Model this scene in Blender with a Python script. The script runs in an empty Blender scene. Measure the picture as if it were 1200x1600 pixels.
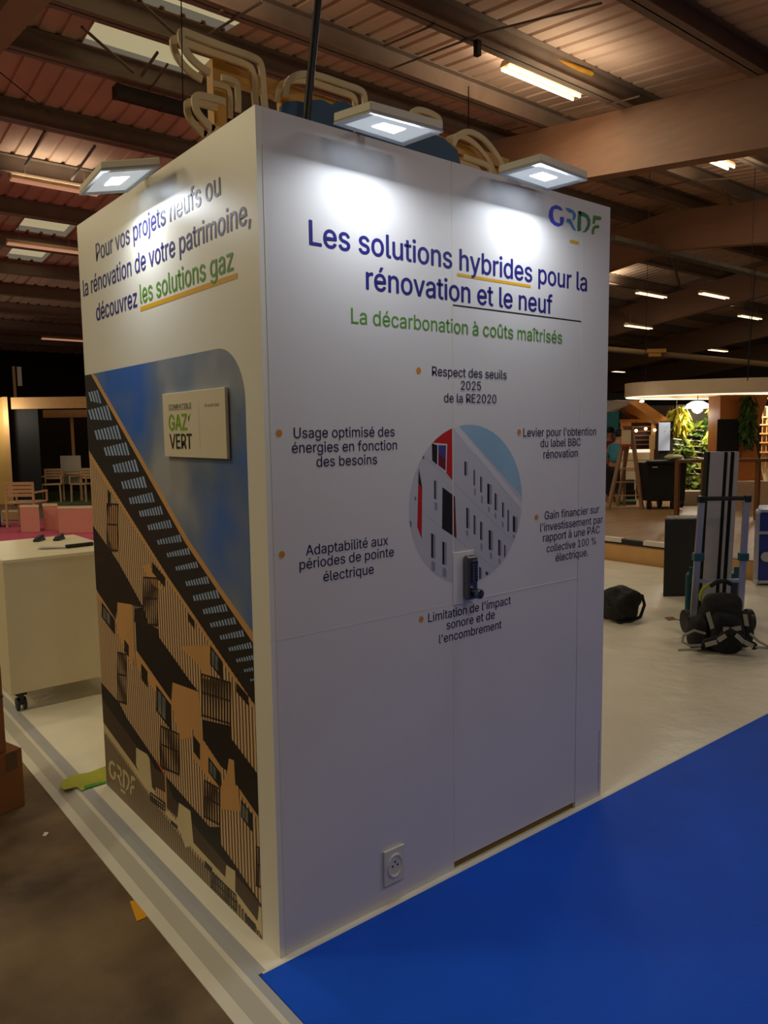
import bpy, bmesh, math, random
from mathutils import Vector, Matrix, noise
random.seed(7)
SC = bpy.context.scene
COL = SC.collection
PI = math.pi

# ---------------------------------------------------------------- camera (measured from the booth's corners)
FPX, YAW, PITCH, ROLL = 1196.29, 0.678258, -0.104377, -0.013578
CP = Vector((-1.11549, -1.92249, 1.60551))
FW = Vector((math.cos(PITCH)*math.sin(YAW), math.cos(PITCH)*math.cos(YAW), math.sin(PITCH)))
_r0 = Vector((math.cos(YAW), -math.sin(YAW), 0)); _u0 = _r0.cross(FW)
RT = _r0*math.cos(ROLL) + _u0*math.sin(ROLL)
UP = -_r0*math.sin(ROLL) + _u0*math.cos(ROLL)
FH = Vector((math.sin(YAW), math.cos(YAW), 0))
cam = bpy.data.cameras.new('camera'); co = bpy.data.objects.new('camera', cam); COL.objects.link(co)
cam.sensor_fit = 'VERTICAL'; cam.sensor_height = 36.0; cam.lens = 36.0*FPX/1600.0
cam.clip_start = 0.05; cam.clip_end = 200
mw = Matrix((RT, UP, -FW)).transposed().to_4x4(); mw.translation = CP
co.matrix_world = mw
SC.camera = co

# ---------------------------------------------------------------- world, exposure
SC.view_settings.view_transform = 'Standard'; SC.view_settings.look = 'None'
SC.view_settings.gamma = 1.0; SC.view_settings.use_curve_mapping = False
SC.view_settings.exposure = 0.0
W = bpy.data.worlds.new('hall_ambient'); SC.world = W; W.use_nodes = True
W.node_tree.nodes['Background'].inputs[0].default_value = (1.0, 0.84, 0.60, 1)
WORLD_STRENGTH = 0.13
W.node_tree.nodes['Background'].inputs[1].default_value = WORLD_STRENGTH
FLOOD_W = 3.5      # each floodlight
BACK_W = 34.0      # each light added behind the camera, no batten modelled there
LEFT_W = 52.0      # each unseen light added on the left, without a batten
TUBE_W = 34.0      # each lit batten
SC.cycles.max_bounces = 6
SC.cycles.sample_clamp_indirect = 4.0

# ---------------------------------------------------------------- measuring helpers: a pixel of the photo -> a point on a known surface
def ray(px, py): return FW + RT*((px-600)/FPX) - UP*((py-800)/FPX)
def hit(px, py, ax, v):
    d = ray(px, py); return CP + d*((v-CP[ax])/d[ax])
def front(px, py): p = hit(px, py, 1, 0.0); return (p.x, p.z)
def side(px, py): p = hit(px, py, 0, 0.0); return (p.y, p.z)
def ground(px, py, z=0.0): return hit(px, py, 2, z)
def dep(px, py, h):
    d = ray(px, py); return CP + d*(h/d.dot(FH))

# ---------------------------------------------------------------- materials
def lin(c): return tuple(((v/255)/12.92 if v/255 <= 0.04045 else ((v/255+0.055)/1.055)**2.4) for v in c)
MATS = {}
def mat(name, rgb, rough=0.6, metal=0.0, var=0.0, vscale=6.0, bump=0.0, bscale=40.0, emit=None, estr=0.0, spec=0.5, rgb2=None, stretch=None, coat=0.0):
    if name in MATS: return MATS[name]
    m = bpy.data.materials.new(name); m.use_nodes = True; nt = m.node_tree; b = nt.nodes['Principled BSDF']
    c = lin(rgb)
    b.inputs['Roughness'].default_value = rough; b.inputs['Metallic'].default_value = metal
    b.inputs['Specular IOR Level'].default_value = spec
    b.inputs['Coat Weight'].default_value = coat; b.inputs['Coat Roughness'].default_value = 0.38
    tc = nt.nodes.new('ShaderNodeTexCoord'); mp = nt.nodes.new('ShaderNodeMapping')
    if stretch: mp.inputs['Scale'].default_value = stretch
    nt.links.new(tc.outputs['Object'], mp.inputs[0])
    if var > 0 or rgb2:
        n = nt.nodes.new('ShaderNodeTexNoise'); n.inputs['Scale'].default_value = vscale; n.inputs['Detail'].default_value = 5
        nt.links.new(mp.outputs[0], n.inputs['Vector'])
        r = nt.nodes.new('ShaderNodeValToRGB'); r.color_ramp.elements[0].position = 0.32; r.color_ramp.elements[1].position = 0.68
        c2 = lin(rgb2) if rgb2 else tuple(min(1, v*(1+var)) for v in c)
        c1 = c if rgb2 else tuple(v*(1-var) for v in c)
        r.color_ramp.elements[0].color = (*c1, 1); r.color_ramp.elements[1].color = (*c2, 1)
        nt.links.new(n.outputs['Fac'], r.inputs[0]); nt.links.new(r.outputs[0], b.inputs['Base Color'])
    else:
        b.inputs['Base Color'].default_value = (*c, 1)
    if bump > 0:
        n2 = nt.nodes.new('ShaderNodeTexNoise'); n2.inputs['Scale'].default_value = bscale; n2.inputs['Detail'].default_value = 4
        nt.links.new(mp.outputs[0], n2.inputs['Vector'])
        bp = nt.nodes.new('ShaderNodeBump'); bp.inputs['Strength'].default_value = bump; bp.inputs['Distance'].default_value = 0.02
        nt.links.new(n2.outputs['Fac'], bp.inputs['Height']); nt.links.new(bp.outputs[0], b.inputs['Normal'])
    if emit:
        b.inputs['Emission Color'].default_value = (*lin(emit), 1); b.inputs['Emission Strength'].default_value = estr
    MATS[name] = m; return m

def mat_wave(name, c1, c2, scale, direction='X', rough=0.6, dist=0.0, lo=0.35, hi=0.65, space='Object'):
    m = bpy.data.materials.new(name); m.use_nodes = True; nt = m.node_tree; b = nt.nodes['Principled BSDF']
    b.inputs['Roughness'].default_value = rough
    tc = nt.nodes.new('ShaderNodeTexCoord'); w = nt.nodes.new('ShaderNodeTexWave'); w.wave_type = 'BANDS'; w.bands_direction = direction
    w.inputs['Scale'].default_value = scale; w.inputs['Distortion'].default_value = dist
    nt.links.new(tc.outputs[space], w.inputs['Vector'])
    r = nt.nodes.new('ShaderNodeValToRGB'); r.color_ramp.elements[0].position = lo; r.color_ramp.elements[1].position = hi
    r.color_ramp.elements[0].color = (*lin(c1), 1); r.color_ramp.elements[1].color = (*lin(c2), 1)
    nt.links.new(w.outputs['Fac'], r.inputs[0]); nt.links.new(r.outputs[0], b.inputs['Base Color'])
    MATS[name] = m; return m

# ---------------------------------------------------------------- building helpers
WL = {}      # world location of every object built
def tag(o, label=None, cat=None, group=None, kind=None):
    if label: o['label'] = label
    if cat: o['category'] = cat
    if group: o['group'] = group
    if kind: o['kind'] = kind
    return o
def thing(name, label, cat, loc=(0, 0, 0), group=None, rotz=0.0):
    o = bpy.data.objects.new(name, None); COL.objects.link(o); o.location = loc; o.rotation_euler = (0, 0, rotz)
    o.empty_display_size = 0.1
    WL[o.name] = Vector(loc); return tag(o, label, cat, group)
class MB:
    def __init__(s): s.bm = bmesh.new(); s.mi = 0; s.M = Matrix.Identity(4)
    def v(s, p): return s.bm.verts.new(s.M @ Vector(p))
    def f(s, vs):
        try: fc = s.bm.faces.new(vs); fc.material_index = s.mi; return fc
        except ValueError: return None
    def poly(s, pts): return s.f([s.v(p) for p in pts])
    def hexa(s, b, t):   # two quads of points, bottom and top
        B = [s.v(p) for p in b]; T = [s.v(p) for p in t]; n = len(B)
        s.f(B[::-1]); s.f(T)
        for i in range(n): s.f([B[i], B[(i+1) % n], T[(i+1) % n], T[i]])
    def bx(s, x0, x1, y0, y1, z0, z1):
        s.hexa([(x0, y0, z0), (x1, y0, z0), (x1, y1, z0), (x0, y1, z0)], [(x0, y0, z1), (x1, y0, z1), (x1, y1, z1), (x0, y1, z1)])
    def bar(s, a, b, w, h=None, up=(0, 0, 1)):   # square bar between two points
        a, b = Vector(a), Vector(b); h = h or w; d = (b-a).normalized(); u = Vector(up)
        if abs(d.dot(u)) > 0.97: u = Vector((0, 1, 0))
        sx = d.cross(u).normalized()*w/2; sy = sx.cross(d).normalized()*h/2
        s.hexa([a-sx-sy, a+sx-sy, a+sx+sy, a-sx+sy], [b-sx-sy, b+sx-sy, b+sx+sy, b-sx+sy])
    def cyl(s, a, b, r, r2=None, n=12):
        a, b = Vector(a), Vector(b); r2 = r if r2 is None else r2; d = (b-a).normalized()
        u = Vector((0, 0, 1)) if abs(d.z) < 0.95 else Vector((1, 0, 0)); x = d.cross(u).normalized(); y = x.cross(d).normalized()
        s.hexa([a+(x*math.cos(2*PI*i/n)+y*math.sin(2*PI*i/n))*r for i in range(n)], [b+(x*math.cos(2*PI*i/n)+y*math.sin(2*PI*i/n))*r2 for i in range(n)])
    def tube(s, pts, r, n=8, closed=False):
        pts = [Vector(p) for p in pts]; rings = []; N = len(pts); px = None
        for i, p in enumerate(pts):
            a = pts[i-1] if (i > 0 or closed) else p; b = pts[(i+1) % N] if (i < N-1 or closed) else p
            d = (b-a).normalized()
            if px is None:
                u = Vector((0, 0, 1)) if abs(d.z) < 0.9 else Vector((1, 0, 0)); px = d.cross(u).normalized()
            px = (px - d*px.dot(d)).normalized(); y = px.cross(d)
            rr = r[i] if isinstance(r, (list, tuple)) else r
            rings.append([s.v(p+(px*math.cos(2*PI*k/n)+y*math.sin(2*PI*k/n))*rr) for k in range(n)])
        for i in range(N if closed else N-1):
            A, B = rings[i], rings[(i+1) % N]
            for k in range(n): s.f([A[k], A[(k+1) % n], B[(k+1) % n], B[k]])
        if not closed: s.f(rings[0][::-1]); s.f(rings[-1])
    def strip(s, outer, inner, y0, y1):   # flat band in the XZ plane between two outlines (open), thickness along Y
        n = len(outer)
        rows = [[s.v((o[0], y0, o[1])), s.v((o[0], y1, o[1])), s.v((i[0], y1, i[1])), s.v((i[0], y0, i[1]))] for o, i in zip(outer, inner)]
        for k in range(n-1):
            A, B = rows[k], rows[k+1]
            for j in range(4): s.f([A[j], A[(j+1) % 4], B[(j+1) % 4], B[j]])
        s.f(rows[0][::-1]); s.f(rows[-1])
    def prism(s, pts, d):    # polygon extruded by vector d
        d = Vector(d); s.hexa(pts, [Vector(p)+d for p in pts])
    def ico(s, c, r, sub=2, scale=(1, 1, 1)):
        mm = s.M @ Matrix.Translation(c) @ Matrix.Diagonal((*[q*r for q in scale], 1))
        k = len(s.bm.faces)
        bmesh.ops.create_icosphere(s.bm, subdivisions=sub, radius=1, matrix=mm)
        s.bm.faces.ensure_lookup_table()
        for fc in s.bm.faces[k:]: fc.material_index = s.mi
    def blob(s, c, r, e=0.6, amp=0.0, fs=6.0, nu=28, nv=16, seed=0.0, rot=None):   # rounded box / sack
        c = Vector(c); rows = []
        sg = lambda q, p: math.copysign(abs(q)**p, q)
        R3 = rot or Matrix.Identity(3)
        for j in range(1, nv):
            t = -PI/2+PI*j/nv; row = []
            for i in range(nu):
                a = 2*PI*i/nu
                p = Vector((sg(math.cos(t), e)*sg(math.cos(a), e)*r[0], sg(math.cos(t), e)*sg(math.sin(a), e)*r[1], sg(math.sin(t), e)*r[2]))
                if amp: p *= 1+amp*noise.noise(p*fs+Vector((seed, seed, 0)))
                row.append(s.v(c+R3@p))
            rows.append(row)
        b = s.v(c+R3@Vector((0, 0, -r[2]))); t = s.v(c+R3@Vector((0, 0, r[2])))
        for j in range(len(rows)-1):
            for i in range(nu): s.f([rows[j][i], rows[j][(i+1) % nu], rows[j+1][(i+1) % nu], rows[j+1][i]])
        for i in range(nu): s.f([rows[0][(i+1) % nu], rows[0][i], b]); s.f([rows[-1][i], rows[-1][(i+1) % nu], t])
    def leaves(s, center, spread, n, size, droop=0.0, aspect=0.35):
        for _ in range(n):
            c = Vector(center)+Vector([random.gauss(0, 1)*q for q in spread]); a = Vector([random.uniform(-1, 1) for _ in range(3)])+Vector((0, 0, -droop))
            a.normalize(); b = a.cross(Vector([random.uniform(-1, 1) for _ in range(3)])).normalized()
            L = size*random.uniform(0.6, 1.3)
            s.poly([c, c+a*L*0.5+b*L*aspect, c+a*L, c+a*L*0.5-b*L*aspect])
    def pbox(s, x0, y0, x1, y1, h, t):      # upright box from a measured outline at horizontal depth h, thickness t going away from the camera
        xc, yc = (x0+x1)/2, (y0+y1)/2
        zt = dep(xc, y0, h).z; zb = dep(xc, y1, h).z; a = dep(x0, yc, h); b = dep(x1, yc, h)
        s.zbox(a, b, zb, zt, t)
    def zbox(s, a, b, zb, zt, t):           # from ground line a-b, away from the camera
        a = Vector((a[0], a[1], 0)); b = Vector((b[0], b[1], 0)); d = (a+b)/2-Vector((CP.x, CP.y, 0)); d = d.normalized()*t
        z0 = Vector((0, 0, zb)); z1 = Vector((0, 0, zt))
        s.hexa([a+z0, b+z0, b+d+z0, a+d+z0], [a+z1, b+z1, b+d+z1, a+d+z1])
    def build(s, name, mats, parent=None, smooth=False, bevel=0.0, bseg=2, loc=None, recalc=True):
        if recalc: bmesh.ops.recalc_face_normals(s.bm, faces=s.bm.faces[:])
        if parent is not None: off = WL[parent.name]
        elif loc is not None: off = Vector(loc)
        else:
            vs = [v.co for v in s.bm.verts]
            off = Vector(((min(v.x for v in vs)+max(v.x for v in vs))/2, (min(v.y for v in vs)+max(v.y for v in vs))/2, min(v.z for v in vs)))
        for v in s.bm.verts: v.co -= off
        me = bpy.data.meshes.new(name); s.bm.to_mesh(me); s.bm.free()
        if smooth:
            for p in me.polygons: p.use_smooth = True
        for m in (mats if isinstance(mats, (list, tuple)) else [mats]): me.materials.append(m)
        o = bpy.data.objects.new(name, me); COL.objects.link(o)
        if parent is not None: o.parent = parent; WL[o.name] = off
        else: o.location = off; WL[o.name] = off
        if bevel:
            md = o.modifiers.new('bevel', 'BEVEL'); md.width = bevel; md.segments = bseg; md.limit_method = 'ANGLE'
        return o
def copy_tree(o, parent=None):
    c = o.copy(); COL.objects.link(c)
    if parent is not None: c.parent = parent
    for ch in [q for q in o.children]: copy_tree(ch, c)
    return c
def structure(o): o['kind'] = 'structure'; return o

def clip(poly, inside, inter):
    out = []
    for i in range(len(poly)):
        a, b = poly[i-1], poly[i]
        if inside(b):
            if not inside(a): out.append(inter(a, b))
            out.append(b)
        elif inside(a): out.append(inter(a, b))
    return out
def clip_rect(poly, x0, x1, y0, y1):
    for ax, v, sgn in ((0, x0, 1), (0, x1, -1), (1, y0, 1), (1, y1, -1)):
        if not poly: return poly
        def it(a, b, ax=ax, v=v):
            t = (v-a[ax])/(b[ax]-a[ax]); return (a[0]+(b[0]-a[0])*t, a[1]+(b[1]-a[1])*t)
        poly = clip(poly, lambda p, ax=ax, v=v, sgn=sgn: (p[ax]-v)*sgn >= 0, it)
    return poly
def clip_circle(poly, c, r, n=48):
    for k in range(n):
        a = 2*PI*k/n; nx, ny = math.cos(a), math.sin(a)
        if not poly: return poly
        g = lambda p: r-((p[0]-c[0])*nx+(p[1]-c[1])*ny)
        def it(p, q): 
            t = g(p)/(g(p)-g(q)); return (p[0]+(q[0]-p[0])*t, p[1]+(q[1]-p[1])*t)
        poly = clip(poly, lambda p: g(p) >= 0, it)
    return poly

# outlines of a plain grotesque alphabet: advance, contours (1/1000)
GLYPH = {'%':(676,['175,283 155,284 137,289 121,297 107,308 95,320 86,335 80,351 76,369 75,388 75,412 76,431 80,448 87,464 96,479 107,492 121,503 137,511 155,515 175,517 196,515 214,511 230,503 244,492 255,479 264,464 270,448 274,431 276,412 276,388 274,369 270,351 264,335 255,320 244,308 230,297 214,289 196,284', '175,327 191,329 203,335 212,346 218,358 222,372 223,388 223,412 222,428 219,441 213,454 204,464 191,470 175,473 160,470 148,464 138,454 132,441 128,428 127,412 127,388 128,372 132,358 138,346 147,335 160,329', '501,-10 481,-8 462,-3 446,5 432,15 421,28 412,43 406,59 402,77 400,95 400,120 402,138 406,156 412,172 421,187 433,200 447,210 463,218 481,223 501,225 522,223 540,218 556,210 570,200 581,187 590,172 596,156 600,138 601,120 601,95 600,77 596,59 589,43 580,28 569,15 555,5 540,-3 521,-8', '501,35 517,37 529,43 538,53 544,66 548,80 549,95 549,120 548,135 544,149 538,162 529,172 517,178 501,180 486,178 473,172 464,162 458,149 454,135 453,120 453,95 454,80 458,66 464,53 473,43 485,37', '132,0 482,509 540,509 191,0']),
'&':(448,['197,-7 165,-5 136,1 110,12 88,26 69,42 54,62 43,84 36,108 34,133 36,154 40,173 47,189 58,205 70,220 85,235 140,279 216,335 237,352 255,375 262,405 260,420 255,434 245,445 233,454 219,459 201,461 168,453 145,431 141,421 138,411 137,399 138,386 141,375 145,363 169,327 204,284 438,0 364,0 171,231 121,293 108,310 96,327 87,344 81,361 77,379 75,398 77,420 82,440 91,458 102,474 117,488 134,499 154,507 176,512 200,513 224,512 246,507 266,499 283,488 297,475 308,459 317,442 322,424 324,404 323,389 320,375 315,362 309,349 301,336 291,325 256,293 154,217 135,202 121,188 110,174 103,161 98,146 97,131 98,115 102,101 109,87 118,76 130,66 143,57 158,51 175,48 193,46 213,48 232,52 251,59 269,69 286,81 301,95 315,112 327,131 336,151 343,174 348,198 349,224 408,224 406,194 403,167 397,144 389,124 380,107 371,92 345,62 333,47 315,30 294,17 271,7 246,-1 221,-5']),
"'":(206,['78,318 70,509 136,509 128,318']),
',':(188,['38,-119 68,71 137,71 84,-119']),
'-':(453,['337,244 337,188 114,188 114,244']),
'.':(188,['95,-4 83,-3 73,1 63,9 55,18 51,29 50,41 51,53 55,64 63,73 73,81 83,85 95,87 107,85 118,81 128,73 135,64 140,53 141,41 140,29 135,18 128,9 118,1 107,-3']),
'0':(453,['227,-7 191,-3 158,7 130,24 105,48 85,77 69,113 57,155 50,202 48,254 50,306 57,353 69,395 85,431 106,461 130,484 159,502 191,512 227,516 262,512 295,502 323,484 348,461 368,431 384,395 396,353 403,306 405,254 403,202 396,155 384,113 368,77 348,48 323,24 295,7 263,-3', '227,50 250,52 271,60 290,74 306,92 320,116 330,144 338,176 342,213 344,254 342,295 338,332 330,365 320,393 306,416 290,435 271,449 250,457 227,460 203,457 182,449 163,435 147,416 134,393 123,365 115,332 111,295 109,254 111,213 115,176 123,144 134,116 147,92 163,74 182,60 203,52']),
'1':(453,['76,0 76,55 391,55 391,0', '276,509 276,0 212,0 212,448 209,448 86,358 86,427 198,509']),
'2':(453,['64,0 64,47 234,229 282,282 294,298 303,312 311,327 316,341 319,356 320,371 319,389 315,405 308,419 298,431 287,441 273,449 258,455 241,458 224,460 205,458 188,454 172,447 159,438 148,427 139,413 132,398 128,381 127,362 66,362 68,391 75,418 86,442 102,464 121,482 143,496 168,507 196,513 225,516 254,513 281,507 306,497 328,482 346,465 361,445 372,423 379,398 381,372 380,354 377,336 371,318 363,299 351,280 336,259 317,235 294,209 267,180 153,60 153,57 389,57 389,0']),
'5':(453,['221,-7 192,-5 165,1 140,11 118,25 99,41 83,60 71,82 63,105 60,130 122,130 125,115 130,102 138,89 148,78 160,68 173,60 188,54 204,51 221,50 241,51 259,56 276,64 291,75 304,89 314,104 322,122 326,141 328,162 326,183 321,203 314,221 303,237 290,251 275,262 257,270 238,275 218,277 201,276 184,273 167,268 152,262 139,255 128,246 67,253 96,509 366,509 366,452 151,452 134,301 136,301 148,311 162,318 178,325 194,330 212,333 229,334 252,332 274,328 294,321 313,311 330,299 345,285 358,269 370,251 379,231 386,210 390,187 391,163 388,132 381,102 369,76 352,52 332,32 309,15 282,3 253,-4']),
'A':(480,['16,0 201,509 276,509 463,0 395,0 287,302 264,372 232,478 245,478 213,371 191,302 85,0', '110,142 110,199 370,199 370,142']),
'B':(456,['60,0 60,509 241,509 274,507 304,501 329,491 350,477 367,461 381,442 390,421 396,398 398,374 397,353 393,336 387,320 378,307 368,295 356,286 343,278 329,272 315,267 315,262 331,260 347,254 363,245 378,234 391,220 402,203 411,184 416,161 418,136 416,111 410,88 400,67 386,48 368,31 344,18 317,8 284,2 247,0', '125,57 245,57 281,60 309,67 330,80 344,96 353,115 355,137 354,153 350,169 342,184 333,197 320,209 306,218 289,225 269,229 248,231 125,231', '125,285 238,285 256,287 273,290 288,296 302,304 314,314 323,326 330,340 335,355 336,372 333,393 326,412 313,429 294,442 270,449 240,452 125,452']),
'C':(510,['267,-7 225,-3 186,7 150,25 119,49 92,79 70,115 53,157 44,203 40,254 44,305 53,352 70,393 92,429 119,459 150,484 186,501 225,512 267,516 293,514 317,511 340,504 362,496 383,485 402,471 419,456 435,438 448,418 459,397 467,373 473,348 408,348 404,365 397,380 389,395 380,407 369,418 357,428 344,437 330,444 315,449 300,453 284,455 267,456 237,453 209,445 184,432 161,414 141,391 125,364 113,332 106,295 103,254 106,213 113,177 125,145 141,117 161,94 184,76 210,63 237,56 267,53 284,54 300,56 315,60 330,65 344,72 357,81 369,90 380,102 389,114 397,128 404,144 408,160 473,160 467,135 459,112 448,91 435,71 420,53 402,38 383,24 363,13 341,5 317,-2 293,-6']),
'E':(419,['60,0 60,509 372,509 372,452 125,452 125,286 355,286 355,229 125,229 125,57 375,57 375,0']),
'G':(520,['269,-7 225,-3 185,7 149,25 118,49 91,79 69,116 53,157 43,203 40,254 43,305 53,352 69,393 91,429 117,459 149,484 184,501 223,512 265,516 291,514 316,510 340,504 363,494 384,483 403,469 421,453 436,436 449,416 460,395 468,373 474,349 408,349 402,365 395,379 387,393 378,406 368,417 356,427 344,436 330,443 315,448 300,453 283,455 265,456 236,453 209,445 183,432 160,414 141,392 125,364 113,332 106,295 103,254 106,213 113,177 125,145 141,117 161,95 184,76 210,63 238,56 269,53 296,55 322,61 345,71 365,85 382,102 396,123 407,147 413,173 415,202 434,199 283,199 283,256 478,256 478,200 475,160 466,124 451,91 431,62 406,38 377,19 344,5 308,-4']),
'I':(300,['31,0 31,57 118,57 118,452 31,452 31,509 269,509 269,452 183,452 183,57 269,57 269,0']),
'L':(393,['60,0 60,509 125,509 125,57 361,57 361,0']),
'M':(628,['60,0 60,509 152,509 277,187 287,159 299,123 311,84 322,49 307,49 318,83 330,121 342,158 352,187 476,509 568,509 568,0 504,0 504,291 504,327 505,369 506,413 507,457 513,457 498,409 482,363 467,322 456,291 342,0 286,0 170,291 159,321 145,361 129,408 112,457 119,457 120,416 121,372 122,328 122,291 122,0']),
'O':(533,['267,-7 225,-3 186,7 150,25 119,49 92,79 70,115 53,157 44,203 40,254 44,305 53,352 70,393 92,429 119,459 150,484 186,501 225,512 267,516 309,512 348,501 384,484 415,459 442,429 464,393 480,352 490,305 493,254 490,203 480,157 464,115 442,79 415,49 384,25 348,7 309,-3', '267,53 296,55 324,63 349,76 372,94 392,116 408,144 420,176 428,213 430,254 428,295 420,332 408,365 392,392 372,415 349,433 324,446 296,453 267,456 237,453 210,445 184,433 161,415 142,392 125,364 113,332 106,295 103,254 106,213 113,176 125,144 142,117 161,94 184,76 210,63 237,55']),
'P':(445,['60,0 60,509 235,509 272,506 305,499 332,487 356,471 375,452 390,430 400,404 407,377 409,348 407,318 400,291 390,265 375,243 356,223 332,207 305,195 272,188 235,186 109,186 109,242 233,242 257,244 279,248 297,256 312,266 324,279 333,294 339,310 343,328 344,348 343,367 339,385 333,402 324,416 312,428 297,439 279,446 257,451 232,452 125,452 125,0']),
'R':(449,['60,0 60,509 236,509 273,506 305,500 333,489 356,473 376,455 390,433 401,408 407,381 409,352 407,323 401,296 390,271 376,250 356,232 333,217 305,206 273,200 236,198 96,198 96,255 234,255 258,256 280,260 298,267 313,276 325,287 334,300 340,316 344,333 345,352 344,371 340,389 334,405 325,419 313,430 298,440 279,446 258,451 233,452 125,452 125,0', '353,0 230,229 303,229 428,0']),
'T':(449,['32,452 32,509 417,509 417,452 257,452 257,0 193,0 193,452']),
'U':(517,['259,-8 220,-6 186,2 154,15 126,33 103,55 85,80 71,108 63,140 60,173 60,509 124,509 124,178 126,155 132,133 141,113 153,95 169,80 187,68 208,59 232,53 259,52 285,53 309,59 331,68 349,80 364,95 377,113 385,133 391,155 393,178 393,509 457,509 457,173 454,140 446,108 433,80 414,55 391,33 363,15 332,2 297,-6']),
'V':(480,['204,0 16,509 84,509 192,206 215,137 248,31 235,31 267,138 290,206 395,509 463,509 278,0']),
'Z':(438,['42,0 42,46 273,385 306,431 341,476 348,454 285,452 223,452 40,452 40,509 397,509 397,462 169,129 134,81 97,33 90,54 152,57 214,57 399,57 399,0']),
'a':(389,['160,-9 137,-7 115,-3 94,5 76,15 60,29 48,45 38,63 32,84 30,108 32,128 36,146 43,161 53,174 64,184 78,193 92,200 108,206 125,211 178,220 234,227 265,235 276,255 276,257 275,272 272,285 267,297 260,307 251,315 240,322 227,327 212,330 196,331 178,330 163,327 149,322 118,301 100,274 41,291 51,313 64,331 79,346 95,358 114,368 133,375 153,380 173,383 194,384 239,379 255,375 271,369 286,360 300,350 312,336 322,320 330,301 335,278 337,251 337,0 277,0 277,52 272,52 252,25 242,16 229,8 215,1 199,-4 181,-7', '170,45 192,47 211,51 228,59 242,68 254,80 263,93 270,108 274,122 276,138 276,190 259,182 231,176 200,171 175,168 134,159 122,153 112,147 103,139 97,130 93,118 92,105 93,93 96,82 102,72 109,64 119,57 130,52 142,48 156,46']),
'b':(424,['229,-8 208,-7 189,-3 172,4 159,12 147,21 138,31 118,59 112,59 112,0 53,0 53,509 114,509 114,319 118,319 137,346 147,355 158,364 171,373 188,379 207,383 229,384 259,382 287,374 313,361 335,342 354,320 370,293 381,261 388,227 390,189 388,151 381,116 370,84 355,57 336,34 313,16 288,3 260,-6', '220,47 242,49 262,55 279,66 294,80 306,97 316,117 323,139 327,163 328,189 327,215 323,239 316,261 307,281 295,298 280,311 262,322 243,328 220,330 198,328 178,322 161,312 147,299 134,282 125,263 118,241 114,216 113,189 114,162 118,138 125,115 135,95 147,78 162,65 179,55 198,49']),
'c':(396,['207,-8 174,-5 144,3 117,16 93,35 72,58 56,85 44,116 37,150 34,187 37,225 44,260 56,291 72,318 93,341 117,360 144,374 174,382 207,384 226,384 243,381 260,377 276,371 291,364 305,356 318,346 330,335 340,322 349,308 356,293 362,277 303,262 290,289 270,311 242,325 207,330 184,328 163,321 145,310 130,296 118,278 108,258 102,236 98,212 96,187 98,163 102,139 108,117 118,97 130,80 145,66 163,55 184,49 207,46 243,52 271,66 292,89 304,117 363,102 357,86 350,70 341,56 331,43 319,32 306,21 292,12 277,5 261,-1 244,-5 226,-7']),
'd':(424,['195,-8 165,-6 137,3 111,16 89,34 70,57 55,84 43,116 36,151 34,189 36,227 43,261 55,293 70,320 89,342 112,361 137,374 165,382 196,384 218,383 237,379 253,373 267,364 278,355 287,346 306,319 311,319 311,509 372,509 372,0 313,0 313,59 307,59 287,31 277,21 266,12 252,4 236,-3 217,-7', '205,47 226,49 246,55 263,65 278,78 290,95 299,115 306,138 310,162 312,189 310,216 306,241 300,263 290,282 278,299 263,312 246,322 227,328 205,330 182,328 162,322 145,311 130,298 118,281 108,261 102,239 98,215 96,189 98,163 102,139 109,117 118,97 130,80 145,66 162,55 182,49']),
'e':(404,['212,-8 177,-5 145,3 117,16 92,35 72,58 56,85 44,116 37,150 34,187 36,224 44,258 55,290 71,317 91,340 115,359 142,373 172,382 205,384 226,383 246,380 266,374 285,366 303,355 319,341 334,324 347,305 357,282 365,256 370,227 371,194 371,169 75,169 75,221 338,221 310,202 308,226 304,248 298,269 288,286 277,301 263,314 246,323 227,328 205,330 183,328 164,323 146,313 131,301 119,286 109,270 102,251 97,231 96,211 96,178 98,151 102,127 110,106 121,88 135,73 151,61 169,53 190,48 212,46 227,47 241,49 254,53 265,58 276,65 285,73 294,82 300,93 306,105 365,91 358,72 348,55 335,39 320,26 302,14 283,4 261,-3 237,-7']),
'f':(254,['228,379 228,327 6,327 6,379', '81,0 81,432 82,452 87,470 96,486 107,499 120,510 135,519 152,525 169,529 187,530 222,527 243,521 227,468 215,472 195,474 178,472 164,468 154,460 147,449 143,435 142,419 142,0']),
'g':(425,['207,-151 180,-149 156,-146 134,-140 114,-132 97,-122 82,-110 70,-97 59,-84 51,-69 101,-41 122,-66 131,-74 142,-82 154,-88 169,-93 187,-96 207,-97 236,-95 261,-87 282,-75 298,-58 308,-34 311,-6 311,68 306,68 287,41 277,32 266,23 252,16 236,10 217,6 195,5 165,7 138,14 113,27 90,43 71,65 55,90 43,120 36,154 34,191 36,229 43,263 55,293 71,320 90,342 112,361 138,374 166,382 196,384 218,383 237,379 253,373 267,365 279,356 288,346 308,319 313,319 313,379 372,379 372,-9 370,-40 363,-67 350,-90 334,-109 314,-124 291,-136 265,-144 237,-149', '205,59 227,61 246,66 264,75 278,87 290,103 300,121 307,142 311,166 312,193 311,219 307,242 300,264 291,283 279,299 264,312 247,322 227,328 205,330 182,328 163,322 145,312 130,298 118,282 109,262 102,241 98,218 96,193 98,167 102,144 109,123 118,104 131,88 145,76 163,66 183,61']),
'h':(410,['114,227 114,0 53,0 53,509 114,509 114,287 102,287 116,319 132,344 152,362 175,374 200,382 227,384 252,383 275,377 295,369 313,356 328,340 341,321 350,298 355,271 357,240 357,0 296,0 296,235 293,263 286,286 273,304 256,318 235,326 210,329 192,328 176,324 161,317 147,308 136,297 126,283 119,266 115,248']),
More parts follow.
